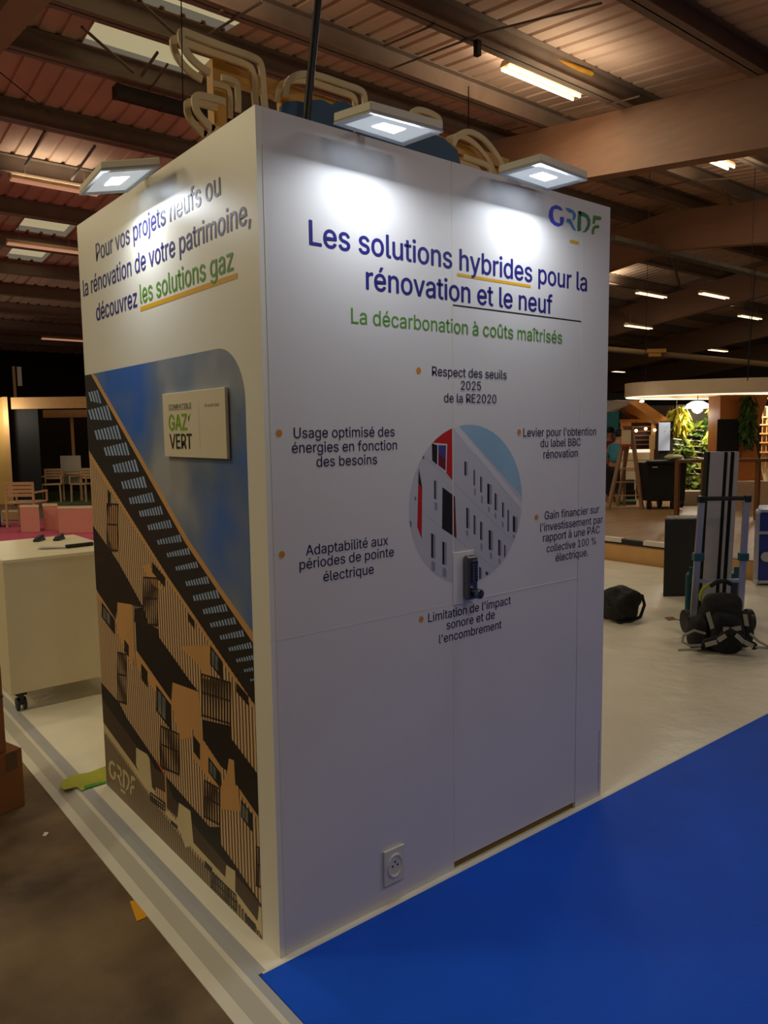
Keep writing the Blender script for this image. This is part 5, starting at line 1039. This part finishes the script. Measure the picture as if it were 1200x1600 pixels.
# blue flight case at the right edge
h7 = dist(1190, 915); fc = thing('flight_case', 'blue flight case with aluminium edges cut by the right picture edge', 'case', gz(1205, h7, 0))
zt = dep(1205, 796, h7).z; zb = 0.03; M_case = mat('case_blue', (24, 40, 130), rough=0.45, var=0.05)
b = MB(); b.zbox(gz(1184, h7, 0), gz(1246, h7, 0), zb, zt, 0.5); b.build('shell', M_case, fc)
b = MB()
for z_ in (zb+0.012, (zb+zt)/2+0.14, zt-0.012): b.bar(gz(1182.5, h7-0.008, z_), gz(1247, h7-0.008, z_), 0.03, 0.032, up=FH)
b.bar(gz(1184, h7-0.008, zb), gz(1184, h7-0.008, zt), 0.035, 0.03, up=FH); b.bar(gz(1245, h7-0.008, zb), gz(1245, h7-0.008, zt), 0.035, 0.03, up=FH); b.build('edging', M_alu, fc)
for z_ in (zb+0.02, zt-0.02):
    b = MB(); b.ico(gz(1185, h7-0.012, z_), 0.032, 2); b.build('corner_cap', M_alu, fc, smooth=True)
b = MB(); b.cyl(gz(1200, h7-0.02, 0.3), gz(1200, h7-0.04, 0.3), 0.05, n=20); b.build('latch', M_alu, fc)
for px in (1190, 1240):
    b = MB(); p = gz(px, h7+0.1, 0.015); b.cyl(p-rr_*0.02, p+rr_*0.02, 0.015, n=12); b.build('caster', M_black, fc)

# ---- things on the neighbouring platform
M_rail = mat('rail_wood', (112, 70, 36), rough=0.6, var=0.1)
hb = 11.5
ba = thing('barrier', 'brown wooden barrier with handrail in front of the plant wall', 'barrier', gz(1120, hb, ZP))
for px in (1057, 1098, 1182):
    b = MB(); b.bar(gz(px, hb, ZP), gz(px, hb, dep(px, 722, hb).z), 0.06); b.build('post', M_rail, ba)
zr_ = dep(1120, 720, hb).z
b = MB(); b.bar(gz(1054, hb, zr_), gz(1290, hb, zr_), 0.07, 0.05); b.build('handrail', M_rail, ba)
# black rolling bin
hc = 13.2; zb0 = ZP
tr2 = thing('rolling_bin', 'black wheeled bin with lid on the brown platform', 'bin', gz(1040, hc, ZP))
zt = dep(1040, 724, hc).z; zl = dep(1040, 783, hc).z
b = MB(); a, e = gz(1010, hc, 0), gz(1071, hc, 0); g = (e-a)*0.03
b.hexa([a+g+Vector((0, 0, zl)), e-g+Vector((0, 0, zl)), e-g+FH*0.6+Vector((0, 0, zl)), a+g+FH*0.6+Vector((0, 0, zl))], [a+Vector((0, 0, zt)), e+Vector((0, 0, zt)), e+FH*0.62+Vector((0, 0, zt)), a+FH*0.62+Vector((0, 0, zt))]); b.build('tub', M_blackm, tr2)
b = MB(); b.zbox(gz(1007, hc-0.04, 0), gz(1073, hc-0.04, 0), zt, zt+0.04, 0.7); b.build('lid', M_blackm, tr2, bevel=0.008)
b = MB(); b.zbox(gz(1018, hc-0.012, 0), gz(1026, hc-0.012, 0), zt-0.07, zt-0.055, 0.01); b.build('label_plate', M_whitep, tr2)
for px, dd in ((1014, 0.08), (1030, 0.5), (1051, 0.08), (1064, 0.4)):
    p = gz(px, hc+dd, ZP+0.075); b = MB(); b.cyl(p-rr_*0.025, p+rr_*0.025, 0.075, n=18); b.bar(p, Vector((p.x, p.y, zl)), 0.03); b.build('caster', M_black, tr2)
ws = thing('cleaning_cloth', 'pale crumpled cloth lying on the black bin', 'cloth', gz(1050, hc+0.2, zt+0.04))
b = MB(); b.blob(gz(1050, hc+0.2, zt+0.097), (0.16, 0.14, 0.05), 0.9, 0.3, 9, seed=6); b.build('folds', mat('cloth_green', (170, 168, 116), rough=0.8), ws, smooth=True)
# stepladder
hl = 13.4; ld = thing('stepladder', 'open wooden stepladder with a red framed board on top', 'ladder', gz(975, hl, ZP))
M_ld = mat('ladder_wood', (150, 116, 84), rough=0.6)
ztl = dep(980, 668, hl).z
for (xt, xb), dd in (((976, 950), -0.05), ((984, 1003), -0.05), ((974, 975), 0.55), ((983, 965), 0.5)):
    b = MB(); b.bar(gz(xt, hl, ztl), gz(xb, hl+dd, ZP), 0.045, 0.06); b.build('stile', M_ld, ld)
for k in range(1, 6):
    f_ = k/6; b = MB(); z_ = ZP+(ztl-ZP)*f_; b.bar(gz(950+(976-950)*f_, hl-0.05*(1-f_), z_), gz(1003+(984-1003)*f_, hl-0.05*(1-f_), z_), 0.05, 0.02)
    if k != 4: b.build('step', M_ld, ld)
    else: b.bm.free()
b = MB(); b.zbox(gz(970, hl-0.05, 0), gz(986, hl-0.05, 0), ztl, ztl+0.03, 0.14); b.build('top_cap', mat('ladder_red', (150, 60, 44), rough=0.5), ld)
b = MB(); b.pbox(971, 672, 986, 696, hl-0.08, 0.03); b.build('board', mat('board_pale', (206, 190, 150), rough=0.6), ld)
b = MB(); b.pbox(969, 694, 988, 698, hl-0.1, 0.06); b.build('tool_tray', MATS['ladder_red'], ld)
# counter with white front and kiosk
hk = 14.95; kc = thing('bar_counter', 'white panelled counter with lit top behind the stepladder', 'counter', gz(985, hk, ZP))
zc = dep(985, 707, hk).z
b = MB(); b.zbox(gz(968, hk, 0), gz(1013, hk, 0), ZP, zc, 0.36); b.build('front', mat_wave('counter_boards', (150, 136, 112), (214, 200, 172), 1.6, 'Z', rough=0.6, lo=0.0, hi=0.1), kc)
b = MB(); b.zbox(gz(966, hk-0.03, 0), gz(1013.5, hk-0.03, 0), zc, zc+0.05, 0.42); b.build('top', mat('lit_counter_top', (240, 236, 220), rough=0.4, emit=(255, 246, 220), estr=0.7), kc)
bc2 = thing('black_crate', 'small black crate at the foot of the white counter behind the ladder', 'crate', gz(984, 14.6, ZP)); b = MB(); b.zbox(gz(975, 14.6, 0), gz(990, 14.6, 0), ZP+0.22, ZP+0.42, 0.3); b.zbox(gz(973, 14.55, 0), gz(992, 14.55, 0), ZP, ZP+0.22, 0.35); b.build('crate_body', M_blackm, bc2)
bh = thing('dustpan', 'green dustpan tray under the stepladder', 'tray', gz(980, 14.1, ZP)); b = MB(); b.zbox(gz(962, 14.1, 0), gz(994, 14.1, 0), ZP, ZP+0.07, 0.35); b.build('pan', mat('green_plastic', (50, 70, 40), rough=0.6), bh, bevel=0.01)
b = MB(); b.tube([gz(960, 14.1, ZP+0.06), gz(959, 14.1, ZP+0.22), gz(965, 14.1, ZP+0.27), gz(971, 14.1, ZP+0.2)], 0.014, 8); b.build('pan_handle', M_black, bh, smooth=True)
hw = 16.6; kw = thing('kiosk', 'timber kiosk with dark menu shelf under a sloping roof', 'kiosk', gz(1000, hw, ZP))
def kp(name, r, h, t, m): return part(kw, name, [r], h, t, m)
M_shelf = mat('kiosk_maroon', (58, 20, 22), rough=0.6, var=0.2)
part(kw, 'back_wall', [(970, 634, 1050, 790)], hw+1.0, 0.1, mat('kiosk_dark', (50, 32, 20), rough=0.8), grounded=ZP)
kp('fascia', (968, 655, 1030, 660), hw, 0.3, M_timber)
kp('post', (969, 660, 986, 710), hw, 0.15, M_beige); kp('post', (1017, 660, 1024, 702), hw, 0.15, M_beige)
kp('menu_board', (987, 661, 1017, 700), hw+0.1, 0.08, M_shelf)
for k in range(5):
    kp('shelf', (988, 666+7*k, 1016, 667.2+7*k), hw+0.0, 0.1, mat('kiosk_shelf', (170, 130, 100), rough=0.6))
kp('gable_panel', (993, 638, 1020, 654), hw+0.4, 0.08, M_timber)
kp('pillar', (1014, 680, 1022, 722), hw-0.9, 0.2, mat('sandy_post', (186, 160, 110), rough=0.6))
for px, py in ((994, 673), (1009, 670), (1023, 672)):
    o = thing('bulb', {994: 'warm bulb on the left of the menu shelf', 1009: 'warm bulb on the right of the menu shelf', 1023: 'warm bulb beside the pale blue screen'}[px], 'bulb', dep(px, py, hw-0.15), 'bulbs at the kiosk')
    b = MB(); b.ico(dep(px, py, hw-0.15), 0.032, 2); b.build('globe', mat('bulb_glow', (255, 220, 150), emit=(255, 210, 130), estr=8), o, smooth=True)
    b = MB(); p = dep(px, py, hw-0.15); b.cyl(p, p+Vector((0, 0, 0.26)), 0.006, n=6); b.build('cord', M_black, o)
b = MB()   # sloping timber roof, two planes meeting at a ridge
r0 = [dep(982, 628, hw-1.2), dep(1003, 626, hw-1.2), dep(1052, 660, hw-0.8), dep(1030, 662, hw-0.8)]
b.hexa(r0, [p+FH*1.6+Vector((0, 0, 0.08)) for p in r0]); b.build('roof_slope', M_timber, kw)
b = MB(); r0 = [dep(992, 627, hw-1.2), dep(984, 627, hw-1.2), dep(952, 643, hw-0.8), dep(958, 644, hw-0.8)]; b.hexa(r0, [p+FH*1.6+Vector((0, 0, 0.08)) for p in r0]); b.build('roof_slope', mat('grey_roof', (150, 140, 122), rough=0.7), kw)
sc_ = thing('display_screen', 'pale blue-grey upright screen beside the kiosk', 'screen', gz(1039, 15.0, ZP))
part(sc_, 'casing', [(1028, 658, 1049, 786)], 15.02, 0.12, M_blackm, grounded=ZP); part(sc_, 'panel', [(1029, 660, 1047, 704)], 15.0, 0.03, mat('screen_pale', (176, 190, 206), rough=0.3, emit=(170, 190, 215), estr=0.32))
tw = thing('teal_wall', 'teal partition wall beside the kiosk at the booth edge', 'partition', gz(952, 19.0, -0.04)); part(tw, 'panel', [(935, 640, 966, 700)], 19.0, 0.1, mat('teal_paint', (40, 124, 130), rough=0.6), grounded=True)
dk = thing('dark_stand', 'dark stand wall above the teal partition', 'partition', gz(955, 21.5, -0.04)); part(dk, 'panel', [(930, 614, 988, 700)], 21.5, 0.1, M_dark, grounded=True)  # panel in the same dark colour as the end wall
# plant wall
hp = 15.6; pw = thing('plant_wall', 'living wall of tiered ledges with green plants under the canopy', 'plants', gz(1090, hp, ZP))
part(pw, 'backing', [(1052, 632, 1122, 790)], hp+0.25, 0.12, mat('plant_backing', (60, 52, 38), rough=0.9, var=0.2), grounded=ZP)
M_ledge = mat('pale_ledge', (200, 194, 170), rough=0.6, var=0.08)
for k in range(13):
    y = 668+k*8.6; b = MB(); xs_ = random.uniform(-3, 3)
    for j in range(4):
        xa = 1054+j*17+random.uniform(-2, 2); p = dep(xa, y+j*1.6, hp); q = dep(xa+14, y+j*1.6+2, hp); b.bar(p+FH*0.1, q+FH*0.1, 0.18, 0.02)
    b.build('ledge', M_ledge, pw)
b = MB()
for k in range(40): b.leaves(dep(random.uniform(1054, 1120), random.uniform(650, 770), hp+0.02), (0.05, 0.05, 0.04), 14, 0.13)
b.build('foliage', M_leaf, pw, recalc=False)
b = MB()
for k in range(45): b.leaves(dep(random.uniform(1054, 1120), random.uniform(664, 775), hp+0.05), (0.06, 0.06, 0.04), 14, 0.14)
b.build('foliage', M_leafd, pw, recalc=False)
b = MB()
for k in range(26): b.leaves(dep(random.uniform(1055, 1067), random.uniform(636, 668), hp-0.5), (0.05, 0.05, 0.06), 12, 0.24, droop=1.6, aspect=0.12)
hg = thing('trailing_plant', 'yellow-green trailing plant hanging left of the dome lamp', 'plant', dep(1058, 670, hp-0.5)); b.build('fronds', mat('frond_yellow', (170, 160, 30), rough=0.6, rgb2=(200, 190, 60), vscale=8), hg, recalc=False)
b = MB()
for k in range(14): b.leaves(dep(random.uniform(1112, 1121), random.uniform(636, 676), hp-0.5), (0.04, 0.05, 0.06), 10, 0.22, droop=1.6, aspect=0.12)
hg = thing('trailing_plant', 'yellow-green trailing plant hanging right of the dome lamp', 'plant', dep(1116, 680, hp-0.5)); b.build('fronds', MATS['frond_yellow'], hg, recalc=False)
# dome lamp
hd = 14.9; p = dep(1090, 632, hd); dl = thing('dome_lamp', 'bright white dome lamp shining on the plant wall', 'lamp', p)
b = MB(); n = 24
rings = [[b.v(p+Vector((r*math.cos(2*PI*i/n), r*math.sin(2*PI*i/n), z))) for i in range(n)] for r, z in ((0.02, 0.07), (0.1, 0.06), (0.19, 0.01), (0.24, -0.07))]
for A_, B_ in zip(rings[:-1], rings[1:]):
    for i in range(n): b.f([A_[i], A_[(i+1) % n], B_[(i+1) % n], B_[i]])
b.build('shade', mat('lamp_shade_lit', (250, 248, 240), emit=(255, 250, 235), estr=3.0), dl, smooth=True)
b = MB(); b.ico(p+Vector((0, 0, -0.06)), 0.11, 2); b.build('globe', mat('globe_lit', (255, 252, 240), emit=(255, 250, 236), estr=12), dl, smooth=True)
b = MB(); b.cyl(p+Vector((0, 0, 0.07)), p+Vector((0, 0, 0.24)), 0.008, n=6); b.build('cord', M_black, dl)
l_ = bpy.data.lights.new('dome_light', 'POINT'); l_.energy = 70; l_.color = (1, .95, .82); l_.shadow_soft_size = 0.12; lo_ = bpy.data.objects.new('dome_light', l_); COL.objects.link(lo_); lo_.location = p+Vector((0, 0, -0.22))-FH*0.05
# orange flaring pillar
hq = 13.8; pi = thing('flared_pillar', 'orange timber pillar flaring at top and bottom under the canopy', 'pillar', gz(1155, hq, ZP))
b = MB(); rows = []
for k in range(15):
    f_ = k/14; py = 618+f_*182; wl = 1121-2*abs(f_-0.5); wr = 1176+24*abs(f_-0.42)**1.1*2.0
    z_ = ZP+(dep(1150, 617, hq).z-ZP)*(1-f_); a, e = gz(wl, hq, z_), gz(wr, hq, z_); rows.append([b.v(a), b.v(e), b.v(e+FH*0.5), b.v(a+FH*0.5)])
for A_, B_ in zip(rows[:-1], rows[1:]):
    for i in range(4): b.f([A_[i], A_[(i+1) % 4], B_[(i+1) % 4], B_[i]])
b.f(rows[0]); b.f(rows[-1][::-1]); b.build('column', mat('orange_timber', (190, 112, 44), rough=0.5, var=0.1, vscale=4, stretch=(1, 1, 0.3)), pi)
bs_ = thing('black_screen', 'black flat screen hung on the orange pillar above the silver profiles', 'screen', dep(1137, 720, hq-0.1)); part(bs_, 'casing', [(1120, 655, 1155, 721)], hq-0.12, 0.06, M_blackm, bevel=0.01)
b = MB()
for k in range(60): b.leaves(dep(1169+random.gauss(0, 3.6), random.uniform(620, 690), hq-0.18), (0.03, 0.03, 0.04), 12, 0.16, droop=1.5, aspect=0.14)
hg = thing('trailing_plant', 'dark green trailing plant hanging down the orange pillar', 'plant', dep(1167, 695, hq-0.18)); b.build('fronds', M_leafd, hg, recalc=False)
# lit shelf wall at the right edge
lw = thing('lit_shelf', 'brightly lit shelf wall right of the orange pillar', 'shelf', gz(1215, 15.5, ZP))
part(lw, 'back_panel', [(1186, 634, 1290, 790)], 15.8, 0.1, mat('lit_panel', (240, 232, 200), rough=0.6), grounded=ZP)
for y in (650, 662, 676, 690, 705): part(lw, 'shelf_board', [(1187, y, 1285, y+2)], 15.5, 0.3, M_timber)
for x in (1190, 1197, 1206, 1216): part(lw, 'upright', [(x, 636, x+1.2, 730)], 15.55, 0.2, M_timber)
l_ = bpy.data.lights.new('shelf_light', 'POINT'); l_.energy = 60; l_.color = (1, .93, .78); l_.shadow_soft_size = 0.1; lo_ = bpy.data.objects.new('shelf_light', l_); COL.objects.link(lo_); lo_.location = dep(1225, 640, 15.0)
pb_ = thing('white_board', 'pale leaning boards behind the barrier at the right edge', 'boards', gz(1180, 12.8, ZP)); b = MB(); b.zbox(gz(1150, 12.8, 0), gz(1240, 12.8, 0), ZP, dep(1180, 752, 12.8).z, 0.12); b.build('board', mat('pale_board', (186, 160, 130), rough=0.6, var=0.06), pb_)
b = MB(); b.zbox(gz(1063, 13.9, 0), gz(1100, 13.9, 0), ZP, dep(1080, 768, 13.9).z, 0.3); tag(b.build('planter_box', mat('planter_pale', (190, 180, 150), rough=0.6, var=0.05)), 'pale planter box at the foot of the plant wall', 'planter')
# oval canopy
cc = dep(1212, 600, 14.1); zc0 = dep(1150, 614, 13.0).z; zc1 = dep(1150, 591, 13.0).z
cn = thing('oval_canopy', 'large oval beige canopy ring hanging over the planted stand', 'canopy', Vector((cc.x, cc.y, zc0)))
def ell(sa, sb, k, n): t_ = 2*PI*k/n; return Vector((cc.x, cc.y, 0))+rr_*sa*math.cos(t_)+FH*sb*math.sin(t_)
b = MB(); n = 72; AX, BX = 2.72, 1.3
R_ = [[b.v(ell(sa, sb, k, n)+Vector((0, 0, z))) for k in range(n)] for sa, sb, z in ((AX, BX, zc1), (AX, BX, zc0), (AX-0.12, BX-0.12, zc0), (AX-0.12, BX-0.12, zc1))]
for j in range(4):
    A_, B_ = R_[j], R_[(j+1) % 4]
    for i in range(n): b.f([A_[i], A_[(i+1) % n], B_[(i+1) % n], B_[i]])
b.build('fascia', mat('canopy_beige', (218, 196, 162), rough=0.6, var=0.03), cn, smooth=False)
b = MB(); b.f([b.v(ell(AX-0.13, BX-0.13, k, n)+Vector((0, 0, zc0+0.10))) for k in range(n)]); b.f([b.v(ell(AX-0.13, BX-0.13, k, n)+Vector((0, 0, zc0+0.16))) for k in range(n)]); b.build('soffit', mat('soffit_pale', (196, 186, 160), rough=0.6), cn)
b = MB()
R_ = [[b.v(ell(sa, sb, k, n)+Vector((0, 0, z))) for k in range(n)] for sa, sb, z in ((AX-0.02, BX-0.02, zc0-0.001), (AX-0.06, BX-0.06, zc0-0.001), (AX-0.06, BX-0.06, zc0-0.02), (AX-0.02, BX-0.02, zc0-0.02))]
for j in range(4):
    A_, B_ = R_[j], R_[(j+1) % 4]
    for i in range(n): b.f([A_[i], A_[(i+1) % n], B_[(i+1) % n], B_[i]])
b.build('light_strip', mat('strip_glow', (255, 246, 220), emit=(255, 244, 214), estr=1.2), cn)
for px in (1008, 1168):
    b = MB(); p = dep(px, 597, 13.6); b.cyl(Vector((p.x, p.y, zc1-0.02)), Vector((p.x, p.y, zdeck(p.y))), 0.006, n=6); b.build('suspension_cable', M_blackm, cn)
b = MB(); p = dep(1003, 627, 13.4); b.ico(p, 0.04, 2, (1, 1, 0.5)); b.build('spotlight', MATS['globe_lit'], cn, smooth=True)

# ================================================================= two people far away behind the stepladder
def figure(lab, px, py_head, h, zf, skin, hair, top_c, leg_c, lean=0.0, turn=0.0):
    hp_ = dep(px, py_head, h); base = Vector((hp_.x, hp_.y, zf)); H = hp_.z-zf; k = H/1.72
    o = thing('person', lab, 'person', base); R_ = Matrix.Translation(base)@Matrix.Rotation(-YAW+turn, 4, 'Z')@Matrix.Scale(k, 4)
    def ly(z): return -lean*max(0, z-0.9)
    V = [((0, 0, 0.95), 0.14), ((0, ly(1.15), 1.15), 0.125), ((0, ly(1.38), 1.38), 0.15), ((0, ly(1.5), 1.5), 0.06), ((0, ly(1.6)-0.01, 1.6), 0.075), ((0, ly(1.7)-0.01, 1.70), 0.07)]
    E = [(0, 1), (1, 2), (2, 3), (3, 4), (4, 5)]
    def chain(root, pts):
        i = root
        for p, r in pts: V.append((p, r)); E.append((i, len(V)-1)); i = len(V)-1
        return i
    for s in (-1, 1):
        chain(0, [((0.10*s, 0, 0.88), 0.095), ((0.11*s, -0.01, 0.50), 0.065), ((0.11*s, 0.02, 0.09), 0.042), ((0.12*s, -0.12, 0.035), 0.038)])
        w_ = chain(2, [((0.19*s, ly(1.38), 1.38), 0.06), ((0.24*s, ly(1.12)-0.02, 1.12), 0.045), ((0.22*s, ly(0.95)-0.18, 0.95), 0.03), ((0.21*s, ly(0.93)-0.24, 0.93), 0.026)])
        for j in range(4): chain(w_, [((0.21*s+0.016*(j-1.5), ly(0.93)-0.30, 0.925-0.005*j), 0.008), ((0.21*s+0.018*(j-1.5), ly(0.93)-0.335+0.008*abs(j-1), 0.905), 0.007)])
        chain(w_, [((0.21*s-0.035*s, ly(0.93)-0.265, 0.935), 0.009), ((0.21*s-0.05*s, ly(0.93)-0.29, 0.93), 0.008)])
    me = bpy.data.meshes.new('body'); me.from_pydata([tuple((R_@Vector(p))-base) for p, r in V], E, [])
    bo = bpy.data.objects.new('body', me); COL.objects.link(bo); bo.parent = o; me.materials.append(skin)
    sk = bo.modifiers.new('skin', 'SKIN'); sv = me.skin_vertices[0].data
    for i, (p, r) in enumerate(V): sv[i].radius = (r*k, r*k)
    sv[0].use_root = True
    bo.modifiers.new('sub', 'SUBSURF').levels = 1; bo.modifiers['sub'].render_levels = 2
    hc_ = Vector((0, ly(1.66), 1.665))
    b = MB(); b.M = R_; b.blob(hc_+Vector((0, 0.015, 0.03)), (0.088, 0.105, 0.10), 0.95, 0.05, 8); b.build('hair', hair, o, smooth=True)
    for s in (-1, 1):
        b = MB(); b.M = R_; b.ico(hc_+Vector((0.03*s, -0.078, 0.0)), 0.010, 1); b.build('eye', M_black, o); 
        b = MB(); b.M = R_; b.ico(hc_+Vector((0.082*s, 0, -0.02)), 0.02, 1, (0.5, 1, 1.4)); b.build('ear', skin, o)
    b = MB(); b.M = R_; b.ico(hc_+Vector((0, -0.088, -0.025)), 0.016, 1, (0.7, 1, 1.2)); b.build('nose', skin, o)
    b = MB(); b.M = R_; b.ico(hc_+Vector((0, -0.078, -0.06)), 0.018, 1, (1.2, 0.4, 0.35)); b.build('mouth', mat('lips', (130, 60, 50)), o)
    # shirt and trousers follow the body
    def skinned(name, vs, es, m):
        me = bpy.data.meshes.new(name); me.from_pydata([tuple((R_@Vector(p))-base) for p, r in vs], es, []); ob = bpy.data.objects.new(name, me); COL.objects.link(ob); ob.parent = o; me.materials.append(m)
        ob.modifiers.new('skin', 'SKIN'); sv = me.skin_vertices[0].data
        for i, (p, r) in enumerate(vs): sv[i].radius = (r*k, r*k)
        sv[0].use_root = True; ob.modifiers.new('sub', 'SUBSURF').render_levels = 2
    sv_ = [((0, 0, 0.96), 0.165), ((0, ly(1.15), 1.15), 0.15), ((0, ly(1.38), 1.38), 0.17), ((0, ly(1.46), 1.46), 0.085)]; se = [(0, 1), (1, 2), (2, 3)]
    for s in (-1, 1):
        n0 = len(sv_); sv_ += [((0.19*s, ly(1.38), 1.38), 0.078), ((0.24*s, ly(1.12)-0.02, 1.12), 0.062)]; se += [(2, n0), (n0, n0+1)]
    skinned('shirt', sv_, se, top_c)
    tv = [((0, 0, 0.95), 0.15)]; te = []
    for s in (-1, 1):
        n0 = len(tv); tv += [((0.10*s, 0, 0.86), 0.11), ((0.11*s, -0.01, 0.50), 0.08), ((0.11*s, 0.02, 0.10), 0.062)]; te += [(0, n0), (n0, n0+1), (n0+1, n0+2)]
    skinned('trousers', tv, te, leg_c)
M_skin = mat('skin', (176, 116, 88), rough=0.6); M_hair = mat('dark_hair', (26, 18, 16), rough=0.7)
figure('person with dark hair facing the camera beside the teal wall', 954, 671, 17.4, -0.04, M_skin, M_hair, mat('maroon_shirt', (110, 40, 50), rough=0.8), mat('dark_jeans', (28, 28, 36), rough=0.8))
figure('person in teal top leaning forward behind the stepladder', 963, 675, 15.9, -0.04, M_skin, M_hair, mat('teal_shirt', (50, 120, 140), rough=0.8), mat('dark_trousers', (24, 24, 28), rough=0.8), lean=0.25, turn=PI*0.8)
